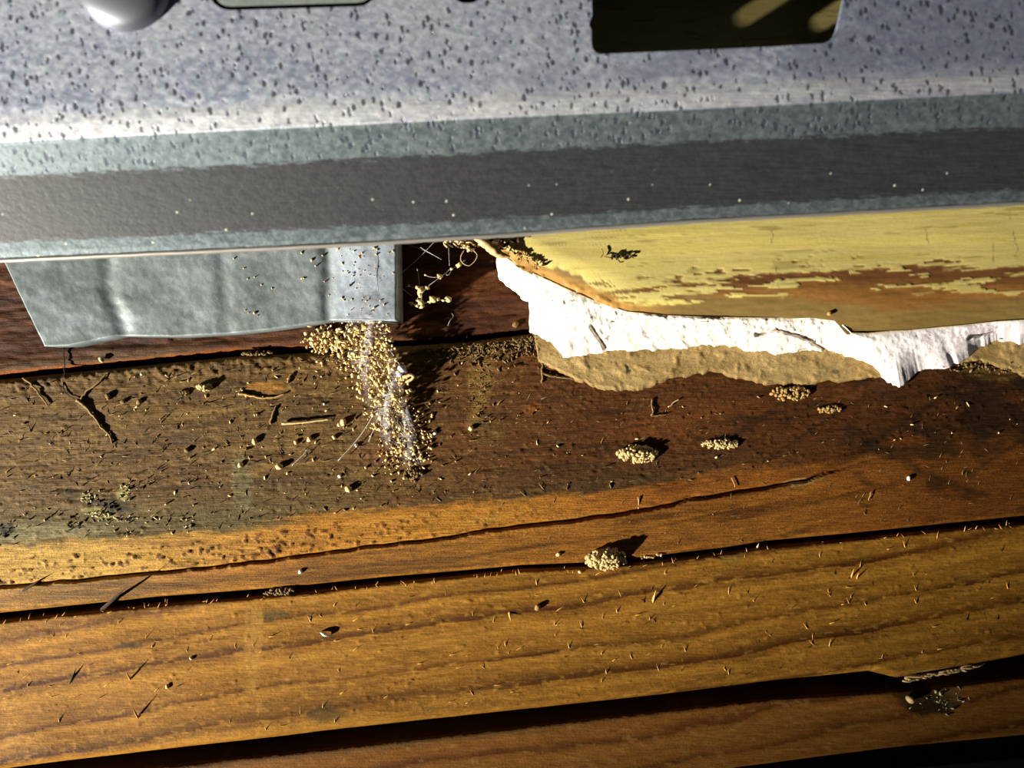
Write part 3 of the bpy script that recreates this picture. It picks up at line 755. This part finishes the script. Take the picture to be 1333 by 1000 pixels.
# plate seen through the left slot
V = []
for z in (.0364, .0352):
    for qx, qy, a0 in ((1, 1, 0), (-1, 1, 90), (-1, -1, 180), (1, -1, 270)):
        for i in range(6):
            a = math.radians(a0+18*i); x = qx*82+26*math.cos(a); y = qy*4+26*math.sin(a); V.append(P(383+x, -24+y-x*.03, z))
n = 24
child(link_mesh('back_plate', V, [tuple(range(n))[::-1], tuple(range(n, 2*n))]+[(i, (i+1) % n, (i+1) % n+n, i+n) for i in range(n)], 'zinc', smooth=False,
      attrs={'Col': ('FLOAT_COLOR', np.ones((2*n, 3))*lin((138, 148, 142)))}), ch)
# domed bolt head
def lathe(name, prof, mat, c, n=48):
    V = []; F = []
    for r, z in prof:
        for i in range(n): V.append((c.x+r*math.cos(2*math.pi*i/n), c.y+r*math.sin(2*math.pi*i/n), c.z+z))
    for k in range(len(prof)-1):
        for i in range(n): F.append((k*n+i, k*n+(i+1) % n, (k+1)*n+(i+1) % n, (k+1)*n+i))
    F.append(tuple(range((len(prof)-1)*n, len(prof)*n)))
    return link_mesh(name, V, F, mat)
c = P(162, -22, 0.0372)
pr = [(0.0104, -0.001), (0.0104, 0.0002), (0.0101, 0.0008)]+[(0.0100*math.cos(a), 0.0008+0.0034*math.sin(a)) for a in np.linspace(0.15, 1.5, 12)]
child(lathe('bolt_head', pr, 'bolt', c), ch)
sp_t = P(1016, 12, zY)
spot('added_streak_light', sp_t+dir2*0.28, sp_t+dir2*0.075, 1.8, 9, 0.2, 0.002, (1.0, 0.93, 0.78))  # unseen lamp, added to throw two streaks through the slots

# ================================================================== FRASS, CRUMBS
def onB(px, py): return float(hB(np.array([[float(px)]]), np.array([[float(py)]]))[0, 0])
def onC(px, py):
    X = np.array([[float(px)]]); Y = np.array([[float(py)]]); return -0.001+float(hC(X, Y, Y-gap1(X)-4, gap2a(X)-Y)[0, 0])
def surf(px, py):
    if py > float(gap1(px)): return onC(px, py)
    if py < float(gapAB(px)): return -0.0012
    return onB(px, py)
def veil_z(px, py): return float(np.interp(py, [300, 400, 425, 480, 520, 560, 610], [.0082, .0082, .0068, .0046, .0036, .0018, .0004]))
vl = pl([(300, 452), (400, 446), (430, 446), (470, 452), (500, 470), (540, 480), (580, 500), (612, 520)])
vr = pl([(300, 486), (400, 490), (430, 502), (470, 516), (490, 526), (520, 527), (560, 542), (612, 552)])
# cascade of frass caught in silk
R_ = random.Random(11); items = []; items_o = []
def add(px, py, z, r, st=(1, 1, .8), lst=items):
    p = P(px, py, z); lst.append((p.x, p.y, p.z, r*S, st))
for i in range(1150):
    py = 415+abs(R_.gauss(0, 1))*70+R_.uniform(0, 30)
    if py > 612: continue
    l, r = float(vl(py)), float(vr(py)); mx = (l+r)/2; px = R_.gauss(mx+2, (r-l)*0.30)
    if not l-12 < px < r+9: continue
    z = veil_z(px, py)+R_.uniform(-.0010, .0006); z = max(z, surf(px, py)+.0002)
    add(px, py, z, R_.choice((1.1, 1.4, 1.8, 2.3, 2.9, 3.8)), lst=items if R_.random() < .86 else items_o)
for i in range(230):
    px = R_.gauss(423, 14); py = 444+R_.gauss(0, 9)-(px-421)*.12
    add(px, py, max(surf(px, py), -.001)+.0006+R_.uniform(0, .0016), R_.choice((1.4, 1.8, 2.4, 3.2)))
for i in range(260):
    px = R_.gauss(530, 22); py = R_.gauss(572, 24)
    if py < 500 or px > 566: continue
    add(px, py, surf(px, py)+.0003, R_.choice((0.9, 1.2, 1.5, 2.1, 2.6)), lst=items if R_.random() < .8 else items_o)
for i in range(60):
    px = R_.uniform(418, 470); py = 470+R_.gauss(0, 14)
    add(px, py, surf(px, py)+.0002, R_.choice((0.9, 1.2, 1.8)))
fr = empty('frass_cascade', P(500, 520, 0), 'heap of pale yellow frass crumbs spilling down in silk below the bracket corner', 'frass')
o = child(cluster('loose_crumbs', items, 'crumb'), fr); o['kind'] = 'stuff'
o = child(cluster('orange_crumbs', items_o, 'crumb_orange'), fr); o['kind'] = 'stuff'
# specks scattered over the bracket
it = []
for i in range(75):
    px = R_.choice((R_.gauss(478, 14), R_.gauss(455, 22), R_.uniform(300, 515))); py = R_.uniform(322, 412)
    if px > 514 or px < 240: continue
    z = zK+float(hK(np.array([[px]]), np.array([[py]]), 50, np.array([[40.]]))[0, 0]); add(px, py, z+.0001, R_.choice((.9, 1.2, 1.5, 2.2)), lst=it)
o = cluster('frass_specks', it, 'crumb'); tag(o, 'tan frass specks sprinkled over the right half of the grey bracket', 'frass', kind='stuff')
it = []
for i in range(16):
    px = R_.uniform(455, 512); py = R_.uniform(335, 412); z = zK+.0012; add(px, py, z+.0001, R_.choice((1.3, 1.9)), (1.5, .8, .6), it)
o = cluster('dark_specks', it, 'dirt_dark'); tag(o, 'tiny dark specks on the bright right strip of the grey bracket', 'dirt', kind='stuff')
# fine grit over the middle board and golden board
it = []; it2 = []
for i in range(520):
    px = R_.uniform(0, 1333) if R_.random() < .35 else R_.gauss(300, 190); 
    if px < -60: continue
    a, b_ = float(gapAB(px))+10, float(bandtop(px)); py = a+(b_-a)*R_.random()**0.8
    if 700 < px and py < 515: continue
    (it if R_.random() < .55 else it2).append(None)
    l = it if it and it[-1] is None else it2
    l.pop(); add(px, py, surf(px, py)+.00015, R_.choice((.6, .8, 1.0, 1.4, 2.0)), (1.6, .9, .7), l)
o = cluster('grit', it, 'crumb'); tag(o, 'fine pale grit scattered over the wide brown board', 'grit', kind='stuff')
o = cluster('grit', it2, 'dirt'); tag(o, 'fine dull brown dirt scattered over the wide brown board', 'dirt', kind='stuff')

# dirt along top edge of board B between gap and plaster
it = []
for i in range(330):
    px = R_.triangular(540, 735, 700); py = float(gapAB(px))+6+abs(R_.gauss(0, 14))
    if px > 700: py += R_.uniform(0, 25)
    add(px, py, surf(px, py)+.0003, R_.choice((1, 1.3, 1.7, 2.4)), (1.8, .8, .6), it)
for i in range(70):
    px = R_.gauss(624, 9); py = R_.gauss(505, 26); add(px, py, surf(px, py)+.0001, R_.choice((.8, 1.1, 1.6)), (1.6, .8, .6), it)
o = cluster('dirt_crust', it, 'dirt'); tag(o, 'crumbly dirt crust beside the lower left corner of the white plaster', 'dirt', kind='stuff')
it = []
for i in range(130):
    px = R_.uniform(1225, 1360); py = 474+(px-1250)*.06+R_.gauss(0, 6); add(px, py, surf(px, py)+.0004, R_.choice((1.2, 1.8, 2.6)), (1.5, .9, .8), it)
o = cluster('dirt_crust', it, 'dirt'); tag(o, 'brown dirt crust under the plaster near the right edge', 'dirt', kind='stuff')

# pellet piles
PV = [crumb_shape(I2, 0.10, 40+k, (0.72, 0.72, 1.25)) for k in range(6)]
def pile(px, py, rx, ry, n, r, hz, label, rot=0.0, mat='pellet'):
    it = []; q = random.Random(int(px))
    for i in range(n):
        a = q.uniform(0, 6.283); d = math.sqrt(q.random())
        X = rx*d*math.cos(a); Y = ry*d*math.sin(a); xx = px+X*math.cos(rot)-Y*math.sin(rot); yy = py+X*math.sin(rot)+Y*math.cos(rot)
        z = surf(xx, yy); z = max(z, -.0012)+r*S*.6+hz*(1-d*d)*q.uniform(.3, 1.0)
        p = P(xx, yy, z); it.append((p.x, p.y, p.z, r*S*q.uniform(.75, 1.2), (1, 1, 1)))
    o = cluster('pellet_pile', it, mat, None, PV, I2)
    return tag(o, label, 'frass', kind='stuff')
pile(789, 728, 26, 13, 170, 3.0, .0034, 'tall heap of pale frass pellets standing on the seam, casting a jagged shadow', -.06)
pile(829, 591, 27, 10, 120, 2.9, .0020, 'oval heap of pale frass pellets in the middle of the brown board, larger of the two', .03)
pile(938, 578, 24, 6, 95, 2.2, .0008, 'flat oval patch of pale frass pellets right of the larger pellet heap', -.02)
pile(1029, 512, 25, 9, 90, 2.6, .0010, 'rough tan pellet heap just below the tan paper backing', -.05, 'crumb_orange')
pile(1080, 533, 15, 5, 36, 2.0, .0004, 'thin smear of tan pellets right of the heap below the paper backing', -.05, 'crumb_orange')
pile(537, 619, 13, 8, 34, 2.2, .0004, 'loose ring of tan pellets below the silk cascade', 0, 'dirt')
pile(364, 770, 21, 4, 42, 2.4, .0006, 'row of tan pellets wedged in the seam at left', -.08, 'dirt')
pile(266, 504, 9, 5, 26, 2.6, .0014, 'small tan crumb clump at upper left of the brown board')
pile(238, 512, 8, 3, 14, 2.0, .0004, 'thin crumb smear left of the small tan clump', 0, 'dirt')
pile(850, 724, 20, 2, 16, 1.9, .0002, 'string of pellets lying along the seam right of the tall heap', -.12)
pile(335, 460, 20, 2.5, 30, 2.0, .0008, 'olive crumbs along the gap below the bracket', -.05, 'dirt')

# single crumbs
singles = [
 (364, 607, 5.4, 'crumb', 'angular cream crumb with a dark shadow, left of the silk cascade'),
 (313, 605, 3.6, 'crumb', 'small cream crumb left of the angular cream crumb'),
 (454, 637, 5.2, 'crumb', 'cream crumb with a long shadow just above the orange band, below the cascade'),
 (447, 550, 5.4, 'crumb', 'biggest cream crumb left of the lower silk cascade'),
 (441, 553, 3.2, 'crumb', 'small cream crumb touching the left side of the biggest crumb'),
 (402, 572, 4.2, 'crumb', 'pale crumb, upper one of a pair left of the cascade'),
 (385, 576, 3.2, 'crumb', 'pale crumb at left end of the row beside the pair'),
 (435, 569, 3.0, 'crumb', 'oval tan crumb between the pale pair and the cascade'),
 (331, 575, 4.2, 'crumb', 'yellowish crumb casting a shadow left of the rootlet end'),
 (464, 580, 2.6, 'grain_white', 'bright white grain just left of the cascade foot'),
 (442, 620, 2.6, 'grain_white', 'bright white grain above the cream crumb by the orange band'),
 (422, 526, 1.8, 'grain_white', 'tiny white grain level with the silk ball, left of the cascade'),
 (566, 564, 2.4, 'grain_white', 'bright white grain right of the cascade foot'),
 (613, 558, 4.0, 'crumb', 'tan crumb with a dark shadow right of the cascade shadow'),
 (548, 596, 3.4, 'crumb', 'cream crumb at lower right tip of the cascade'),
 (671, 423, 4.4, 'dirt', 'dark tan crumb on the recessed board left of the white plaster'),
 (1183, 623, 3.2, 'grain_white', 'lone pale grain at right on the reddish part of the board'),
 (391, 745, 3.2, 'grain_white', 'pale grain above the seam, right of the row of pellets'),
 (218, 894, 3.0, 'crumb', 'pale crumb low on the golden board at left'),
 (249, 857, 2.6, 'crumb', 'pale crumb with dark mark on the golden board at left'),
 (700, 791, 4.2, 'crumb_orange', 'golden crumb on the golden board below the tall pellet heap'),
 (755, 745, 2.6, 'crumb', 'small crumb just below left foot of the tall pellet heap'),
 (727, 722, 2.8, 'crumb', 'small pinkish crumb above the seam left of the tall heap'),
 (140, 516, 4.0, 'dirt', 'dull crumb at upper left beside the rootlets'),
 (160, 523, 3.4, 'dirt', 'dull crumb right of the one beside the rootlets'),
 (181, 523, 3.6, 'dirt', 'dull crumb, rightmost of the three beside the rootlets'),
 (243, 586, 3.6, 'dirt', 'dull crumb with slanting shadow on the grey brown board'),
 (774, 464, 2.4, 'grain_white', 'tiny white grain at the foot of the plaster'),
 (741, 467, 3.0, 'grain_white', 'white plaster crumb just below left corner of the plaster'),
 (1080, 408, 3.6, 'crumb_orange', 'tan crumb on the worn brown edge above the plaster crack'),
 (184, 487, 2.2, 'grain_white', 'tiny white grain near the gap at upper left'),
 (132, 468, 4.0, 'mould', 'pale crumb just above the gap under the bracket at left'),
 (420, 825, 0, 'husk', '')]
for k, (px, py, r, mt, lb) in enumerate(singles):
    if not r: continue
    z = surf(px, py)
    if py < 420 and px > 1000: z = zY-.0008
    if py < 420 and px < 690: z = -0.001
    p = P(px, py, z+r*S*.55)
    v = (crumb_shape(I2, .45, 90+k, (1, .85, .75)))*r*S
    o = link_mesh('crumb', v, I2[1], mt, smooth=False); o.location = p; o.rotation_euler = (0, 0, k*1.3)
    tag(o, lb, 'crumb')

# seed-like flake
def leaf(name, c, L, W, rot, mat, bend=0.0, z=.0003, n=10):
    V = []; F = []
    for side in (1, -1):
        for i in range(n+1):
            t = i/n; wd = W*math.sin(math.pi*min(1, max(0, t))**.8)**.8 if 0 < t < 1 else 0.02*W
            for j in range(5):
                u = j/4*2-1; x = (t-.5)*L; y = u*wd/2+bend*math.sin(math.pi*t)*L; zz = z*(1-u*u)*2+side*.00012+z*2*math.sin(math.pi*t)
                V.append(Vector((x*math.cos(rot)-y*math.sin(rot), x*math.sin(rot)+y*math.cos(rot), zz)))
    m_ = (n+1)*5
    for s in (0, 1):
        for i in range(n):
            for j in range(4):
                a = s*m_+i*5+j; f = (a, a+1, a+6, a+5); F.append(f[::-1] if s == 0 else f)
    for i in range(n):
        for j in (0, 4):
            a = i*5+j; f = (a, a+5, a+5+m_, a+m_); F.append(f)
    o = link_mesh(name, V, F, mat); o.location = c; return o
o = leaf('seed_flake', P(423, 825, surf(423, 825)+.0002), 13*S, 5*S, math.radians(-25), 'grain_white'); tag(o, 'pale seed-like flake on the golden board at left', 'flake')

# ================================================================== SILK
nu, nv = 60, 24; V = []; dn = []
for i in range(nu):
    py = 326+(612-326)*i/(nu-1); l, r = float(vl(py)), float(vr(py))
    if py < 415: l, r = 470, 488
    bl = max(0, min(1, (py-380)/60.))
    l = (1-bl)*462+bl*float(vl(py)); r = (1-bl)*490+bl*float(vr(py))
    for j in range(nv):
        u = j/(nv-1); px = l+(r-l)*u
        z = veil_z(px, py)+0.0010*math.sin(u*9+py/13)*math.sin(math.pi*u)*(py > 400)
        z = max(z, surf(px, py)+.0003 if py > 455 else .0005)
        if py < 417: z = max(z, zK+.0017)
        V.append(P(px, py, z)); e = math.sin(math.pi*u)**.5
        dn.append((0.35 if py < 410 else 0.5+0.5*u*u)*e*min(1, (612-py)/60))
F = np.array([[i*nv+j, i*nv+j+1, (i+1)*nv+j+1, (i+1)*nv+j] for i in range(nu-1) for j in range(nv-1)])
sk = empty('silk_web', P(500, 480, 0), 'greyish silk web with a white ball, hanging from the bracket corner over the frass', 'cobweb')
child(link_mesh('silk_veil', V, F[:, ::-1].copy(), 'veil', attrs={'dens': ('FLOAT', dn)}), sk)
bits = [(P(523, 480, .0052), 5.5), (P(520, 487, .0048), 4.2), (P(527, 484, .0044), 3.5)]
child(cluster('silk_ball', [(p.x, p.y, p.z, r*S, (1, .8, .8)) for p, r in bits], 'silk', None, [crumb_shape(I2, .3, 5)], I2), sk)
tl_ = []
for i in range(26):
    py = R_.uniform(420, 560); l, r = float(vl(py)), float(vr(py)); a = (R_.uniform(l, r), py); 
    py2 = py+R_.uniform(25, 80); py2 = min(py2, 605); l2, r2 = float(vl(py2)), float(vr(py2)); b_ = (R_.uniform(l2, r2), py2)
    za, zb = veil_z(*a)+.0005, veil_z(*b_)+.0005
    tl_.append(tube(None, [P(*a, za), P((a[0]+b_[0])/2+R_.uniform(-5, 5), (a[1]+b_[1])/2, (za+zb)/2), P(*b_, zb)], .00003, None, sides=4, sub=4))
for a, b_ in (((486, 322), (497, 420)),):
    tl_.append(tube(None, [P(*a, .0088), P(*b_, .0078)], .00005, None, sides=4, sub=2))
for pts in ([(495, 440), (512, 462), (523, 480)], [(523, 482), (505, 510), (494, 540), (480, 575)], [(521, 486), (498, 520), (470, 566), (440, 600)], [(380, 606), (395, 592), (400, 585)]):
    tl_.append(tube(None, [P(x, y, max(veil_z(x, y), .0012) if x > 430 else .0012) for x, y in pts], .00011, None, sides=5, sub=5))
child(joined('silk_strands', tl_, 'thread'), sk)
# curled rim of frass by the ball
o = tube('curled_flake', [P(518, 494, .004), P(527, 491, .0046), P(535, 488, .0048), P(538, 492, .0044), P(530, 497, .004), P(521, 499, .0038)], [1.6*S, 2.6*S, 2.0*S, 1.8*S, 2.4*S, 1.4*S], 'crumb', sides=7)
tag(o, 'pale curled flake just below the white silk ball', 'flake')

# web in the dark gap, with beads
cw = empty('cobweb', P(565, 370, .004), 'fine cobweb with cream crumbs caught on it in the dark gap right of the bracket', 'cobweb')
z1 = .006
lines = [[(521, 357), (545, 336), (568, 312)], [(520, 373), (536, 385)], [(549, 382), (560, 371), (573, 361), (588, 350), (597, 345), (606, 338)], [(552, 358), (562, 361), (573, 361)],
         [(546, 372), (545, 360), (543, 350)], [(585, 346), (584, 322)], [(549, 382), (549, 396)], [(535, 396), (547, 397), (565, 391), (584, 391)], [(528, 373), (543, 374), (556, 373)], [(549, 382), (541, 392)],
         [(530, 318), (552, 326), (575, 338)], [(547, 322), (566, 333)], [(556, 373), (573, 361)], [(588, 350), (585, 357), (581, 358), (582, 353), (588, 350)], [(588, 408), (590, 412), (586, 417), (583, 424)]]
child(joined('web_threads', [tube(None, [P(x, y, z1+.0006*math.sin(x)) for x, y in l], .00006, None, sides=4, sub=4) for l in lines], 'thread'), cw)
for k, (x, y, r) in enumerate([(535, 395, 2.5), (543, 397, 3.2), (548, 394, 3.4), (550, 399, 2.6), (545, 391, 2.3), (565, 390, 4.2), (569, 389, 2.6), (584, 390, 4.6), (577, 391, 1.6), (559, 394, 2), (549, 379, 3.8), (547, 385, 2.3), (543, 374, 2.4), (556, 374, 2.2), (532, 372, 1.4), (573, 360, 3.6), (588, 350, 1.7), (597, 345, 3.2), (554, 358, 1.5), (553, 378, 1.6)]):
    o = link_mesh('bead_crumb', crumb_shape(I1, .7, 200+k, (1, .85, .8))*r*1.35*S, I1[1], 'crumb', smooth=False)
    o.parent = cw; o.location = P(x, y, z1)-cw.location

# ================================================================== DEBRIS NEST, HUSK, LOOP (under channel edge)
tl_ = []; zn = .0095
for i in range(70):
    x = R_.uniform(580, 645); y = 306+R_.uniform(0, 16)*math.sin((x-576)/72*math.pi)+R_.uniform(0, 5)
    p = [(x, y)]
    for k in range(3): p.append((p[-1][0]+R_.uniform(-7, 9), min(332, p[-1][1]+R_.uniform(-5, 5))))
    tl_.append(tube(None, [P(a, b_, zn+R_.uniform(-.002, .002)) for a, b_ in p], R_.uniform(.6, 1.5)*S, None, sides=5, sub=3))
ns = empty('debris_nest', P(610, 315, zn), 'tangle of dry fibres and dirt tucked under the channel edge left of the yellow board', 'debris')
child(joined('fibre_tangle', tl_[:48], 'husk'), ns); child(joined('dark_fibres', tl_[48:], 'dirt_dark'), ns)
child(tube('fibre_loop', [P(x, y, zn) for x, y in [(604, 326), (600, 334), (601, 341), (610, 346), (618, 340), (621, 332), (616, 326)]], .5*S, 'husk', sides=5, sub=5), ns)
o = tube('dry_husk', [P(616, 308, .0125), P(630, 316, .0122), P(642, 326, .0118), P(652, 332, .0114), P(664, 334, .011)], [2*S, 5.5*S, 6*S, 4.6*S, 1.2*S], 'husk', sides=10, sub=5)
tag(o, 'curved dry husk lying over the top left corner of the white plaster', 'husk')
it = []
for i in range(90):
    x = R_.uniform(648, 700); y = 312+(x-648)*.62+R_.gauss(0, 4)
    if y > 352: continue
    add(x, y, zY+.0002, R_.choice((1.2, 1.8, 2.6)), (1.5, .9, .7), it)
o = cluster('dirt_crust', it, 'crumb_orange'); tag(o, 'orange tan dirt along the slanting left end of the yellow board', 'dirt', kind='stuff')
pc = [(P(645, 314, .0118), 4.5), (P(648, 321, .0115), 3.8), (P(642, 308, .0118), 3.5)]
o = cluster('plaster_chip', [(p.x, p.y, p.z, r*S, (1, .9, .8)) for p, r in pc], 'grain_white', None, CV, I1); tag(o, 'white plaster chip above the dry husk by the channel edge', 'plaster chip')
pc = [(660, 318, 4), (668, 314, 4.5), (675, 312, 3.5), (655, 324, 3)]
o = cluster('dirt_lump', [(*P(x, y, zY+.0012), r*S, (1.4, .9, .8)) for x, y, r in pc], 'dirt_dark'); tag(o, 'dark dirt lump at the top left corner of the yellow board', 'dirt')
# insect remains on yellow board
zi = zY+.0006
ins = empty('insect_remains', P(805, 335, zY), 'dried dark insect remains stuck on the yellow board', 'insect')
child(cluster('body', [(*P(x, y, zi), r*S, (1.5, .8, .7)) for x, y, r in [(797, 335, 3), (803, 335, 3.4), (808, 334, 3), (814, 334, 2.4), (821, 334, 2), (823, 335, 1.6)]], 'dirt_dark'), ins)
for l in ([(803, 335), (807, 341), (812, 340)], [(783, 324), (785, 330), (782, 336)], [(786, 334), (796, 336)], [(812, 334), (818, 332), (824, 333)], [(797, 335), (800, 331), (806, 332)]):
    child(tube('leg', [P(x, y, zi+.0003) for x, y in l], .8*S, 'dirt_dark' if l[0][0] > 790 else 'root', sides=5), ins)

# ================================================================== ROOTLETS
def root(pts, r, label, mat='root', z=.0004, cat='rootlet', name='rootlet', jit=.8):
    n = len(pts); rr_ = [r*S*(1-.5*i/n) for i in range(n)]
    o = tube(name, [P(x, y, max(surf(x, y), -.001)+z) for x, y in pts], rr_, mat, sides=6, sub=5, jit=jit*S, seed=int(pts[0][0])); tag(o, label, cat); return o
root([(83, 452), (84, 480), (83, 505), (90, 516), (105, 523)], .9, 'thin thread-like root hanging below the bracket at left', 'root_dark')
root([(100, 521), (112, 530), (122, 542), (132, 556), (142, 566), (146, 577)], 2.2, 'thick knobbly rootlet running down right at the left of the brown board')
root([(104, 520), (115, 508), (128, 498), (139, 487)], 1.6, 'rootlet running up right from the thick knobbly one')
root([(30, 492), (40, 500), (50, 512), (62, 528)], 1.5, 'rootlet slanting down right at the far left below the gap')
root([(367, 552), (395, 550), (420, 547), (428, 546)], 1.7, 'straight tan twig left of the cascade', 'husk', .0008, 'twig', 'twig', .2)
root([(352, 552), (356, 538), (360, 528)], 1.6, 'short dark rootlet below the orange chip')
root([(375, 498), (377, 490), (380, 486)], 1.8, 'tiny curled rootlet at the right tip of the orange chip')
root([(310, 512), (330, 516), (352, 518), (372, 512)], 1.6, 'tan ragged rim under the orange chip', 'crumb_orange')
root([(694, 432), (698, 448), (704, 462), (706, 486), (705, 499)], 2.0, 'tan rootlet hanging beside the left corner of the plaster', 'dirt')
root([(706, 486), (720, 490), (740, 492), (760, 495)], 1.5, 'tan rootlet crossing under the tan paper at its left end', 'dirt')
root([(848, 520), (850, 536), (848, 541), (858, 541), (868, 540)], 1.1, 'small L-shaped fibre on the brown board below the tan paper', 'dirt')
root([(870, 530), (878, 524), (884, 520)], 1.0, 'short pale fibre right of the L-shaped one', 'husk')
root([(1134, 640), (1130, 652)], .6, 'tiny upright fibre right of the pale splinter', 'husk')
root([(953, 622), (957, 634)], .6, 'upright fibre above the crack at middle right', 'husk')
root([(831, 648), (831, 662)], .7, 'upright fibre above the crack, left of the others', 'husk')

# shards standing proud of the golden board
def shard(px, py, dx, dy, w_, h_, label, mat='splinter', name='splinter'):
    z = surf(px, py); a = P(px, py, z-.0002); b_ = P(px+dx, py+dy, z+h_)
    d = (b_-a).normalized(); s = d.cross(Vector((0, 0, 1))).normalized()*w_*S; u = s.cross(d).normalized()*w_*S*.5
    m_ = a*.55+b_*.45
    V = [a-s, a+s, a+u*1.5, m_-s*.8, m_+s*.8, m_+u*1.6, b_]
    F = [(0, 1, 4, 3), (1, 2, 5, 4), (2, 0, 3, 5), (3, 4, 6), (4, 5, 6), (5, 3, 6), (0, 2, 1)]
    o = link_mesh(name, V, F, mat, smooth=False); return tag(o, label, 'splinter') if label else (o, V, F)
shard(131, 795, 38, -34, 2.4, .0062, 'long dark splinter standing out of the seam at left, pointing up right', 'root_dark')
shard(30, 769, 22, -14, 2.0, .002, 'dark splinter at the left edge just above the seam', 'root_dark')
shard(170, 885, -7, -12, 1.6, .0028, 'pale splinter on the golden board at left, upper of two', 'splinter')
shard(180, 935, -8, -14, 1.7, .0030, 'pale splinter on the golden board at left, lower of two', 'splinter')
shard(91, 890, 9, -22, 2.0, .0012, 'dark upright splinter low on the golden board at far left', 'root_dark')
shard(850, 784, 4, -16, 2.2, .0016, 'golden splinter with dark side below the right of the tall heap')
shard(928, 670, 0, -1, 1, .001, 'tiny chip below the crack at middle right', 'husk')
shard(663, 797, 2, 12, 2.2, .0010, 'golden splinter below the seam, middle')
shard(985, 715, 3, -8, 1.8, .0016, 'pale splinter on the seam at middle right', 'husk')
shard(1108, 752, 4, -12, 1.4, .0014, 'pale splinter pair on golden board at right, left one', 'splinter')
shard(1115, 754, 3, -9, 1.3, .0012, 'pale splinter pair on golden board at right, right one', 'splinter')
# many tiny raised slivers
def slivers(n, fn, mat, label, seed, sc=1.0):
    q = random.Random(seed); V = []; F = []
    for i in range(n):
        px, py, ang = fn(q); L = q.uniform(4, 11)*sc; w_ = q.uniform(.5, 1.3)*sc; z = surf(px, py); h_ = q.uniform(.0002, .0009)*sc
        a = P(px, py, z-.0001); b_ = P(px+L*math.cos(ang), py-L*math.sin(ang), z+h_); d = (b_-a).normalized(); s = d.cross(Vector((0, 0, 1))).normalized()*w_*S
        o_ = len(V); V += [a-s, a+s, a+Vector((0, 0, w_*S)), b_]; F += [(o_, o_+1, o_+3), (o_+1, o_+2, o_+3), (o_+2, o_, o_+3), (o_, o_+2, o_+1)]
    o = link_mesh('wood_slivers', V, F, mat, smooth=False); return tag(o, label, 'slivers', kind='stuff')
def fC(q):
    px = q.uniform(-20, 1333); a, b_ = float(gap1(px))+8, float(gap2a(px))-14; return px, a+(b_-a)*q.random(), math.radians(q.choice((q.gauss(105, 14), q.gauss(15, 14))))
slivers(140, fC, 'splinter', 'tiny pale slivers raised on the golden board', 5)
slivers(50, fC, 'root_dark', 'tiny dark slivers on the golden board', 6, .8)
def fE(q):
    px = q.uniform(0, 1333); return px, float(gap1(px))+4+q.uniform(0, 5), math.radians(q.gauss(80, 40))
slivers(90, fE, 'splinter', 'frayed fibres along the seam above the golden board', 7, .8)
def fB(q):
    px = abs(q.gauss(260, 230)); a, b_ = float(gapAB(px))+10, float(bandtop(px)); return px, a+(b_-a)*q.random(), math.radians(q.choice((q.gauss(45, 20), q.gauss(10, 12), q.gauss(130, 20))))
slivers(190, fB, 'root_dark', 'tiny dark slivers and scratches on the dusty left part of the brown board', 8, 1.1)
slivers(170, fB, 'dirt', 'tiny dull fibres on the dusty left part of the brown board', 9, 1.1)
def fR(q):
    px = q.uniform(600, 1333); a, b_ = max(515, float(gapAB(px))+60), float(gap1(px))-8; return px, a+(b_-a)*q.random(), math.radians(q.gauss(40, 40))
slivers(170, fR, 'dirt', 'tiny tan fibres on the reddish right part of the brown board', 10, .75)

# mould tufts at left
def tufts(spots, mat, label):
    it = []; q = random.Random(3)
    for (x, y, rx, ry, n) in spots:
        for i in range(n//2):
            X = q.gauss(x, rx); Y = q.gauss(y, ry); add(X, Y, surf(X, Y)+.0001, q.choice((1.0, 1.6, 2.2)), (1.5, .9, .5), it)
    return tag(cluster('mould_tufts', it, mat), label, 'mould', kind='stuff')
tufts([(118, 648, 6, 4, 40), (161, 640, 4, 6, 40), (128, 668, 10, 3, 35), (150, 675, 12, 4, 26), (243, 686, 5, 4, 16)], 'mould', 'pale fluffy mould tufts at left above the orange band')
tufts([(103, 681, 8, 5, 34), (176, 632, 9, 4, 26), (6, 690, 6, 6, 24), (132, 655, 12, 5, 26)], 'dirt_dark', 'dark rotten flecks among the pale mould at left')

# frayed pale edge and droplet at lower right
it = []
q = random.Random(21)
fr2 = []
for i in range(46):
    x = 1172+q.random()*92; y = float(gap2a(x))-q.uniform(0, 4); L = q.uniform(6, 20)
    fr2.append(tube(None, [P(x, y, -.0022), P(x+L*.6, y-L*.10+q.uniform(-2, 3), -.0016), P(x+L, y-L*.16+q.uniform(-2, 3), -.0026)], q.uniform(.7, 1.7)*S, None, sides=5, sub=2))
o = joined('frayed_fibres', fr2, 'husk'); tag(o, 'pale frayed wood fibres on the edge of the widest gap at lower right', 'fibres')
o = cluster('resin_bead', [(*P(1185, 911, -.0028), 6*S, (1, 1, .7))], 'husk', None, [crumb_shape(I2, .12, 3)], I2); tag(o, 'small glossy bead on the dark stain of the bottom board', 'bead')
it = []
for i in range(60):
    x = q.gauss(1228, 15); y = q.gauss(908, 12); 
    if y < float(gap2b(x))+2: continue
    add(x, y, -.0041, q.choice((1.2, 2, 3)), (1.5, .9, .3), it)
o = cluster('mould_tufts', it, 'mould'); tag(o, 'grey green mould on the bottom board beside the glossy bead', 'mould', kind='stuff')
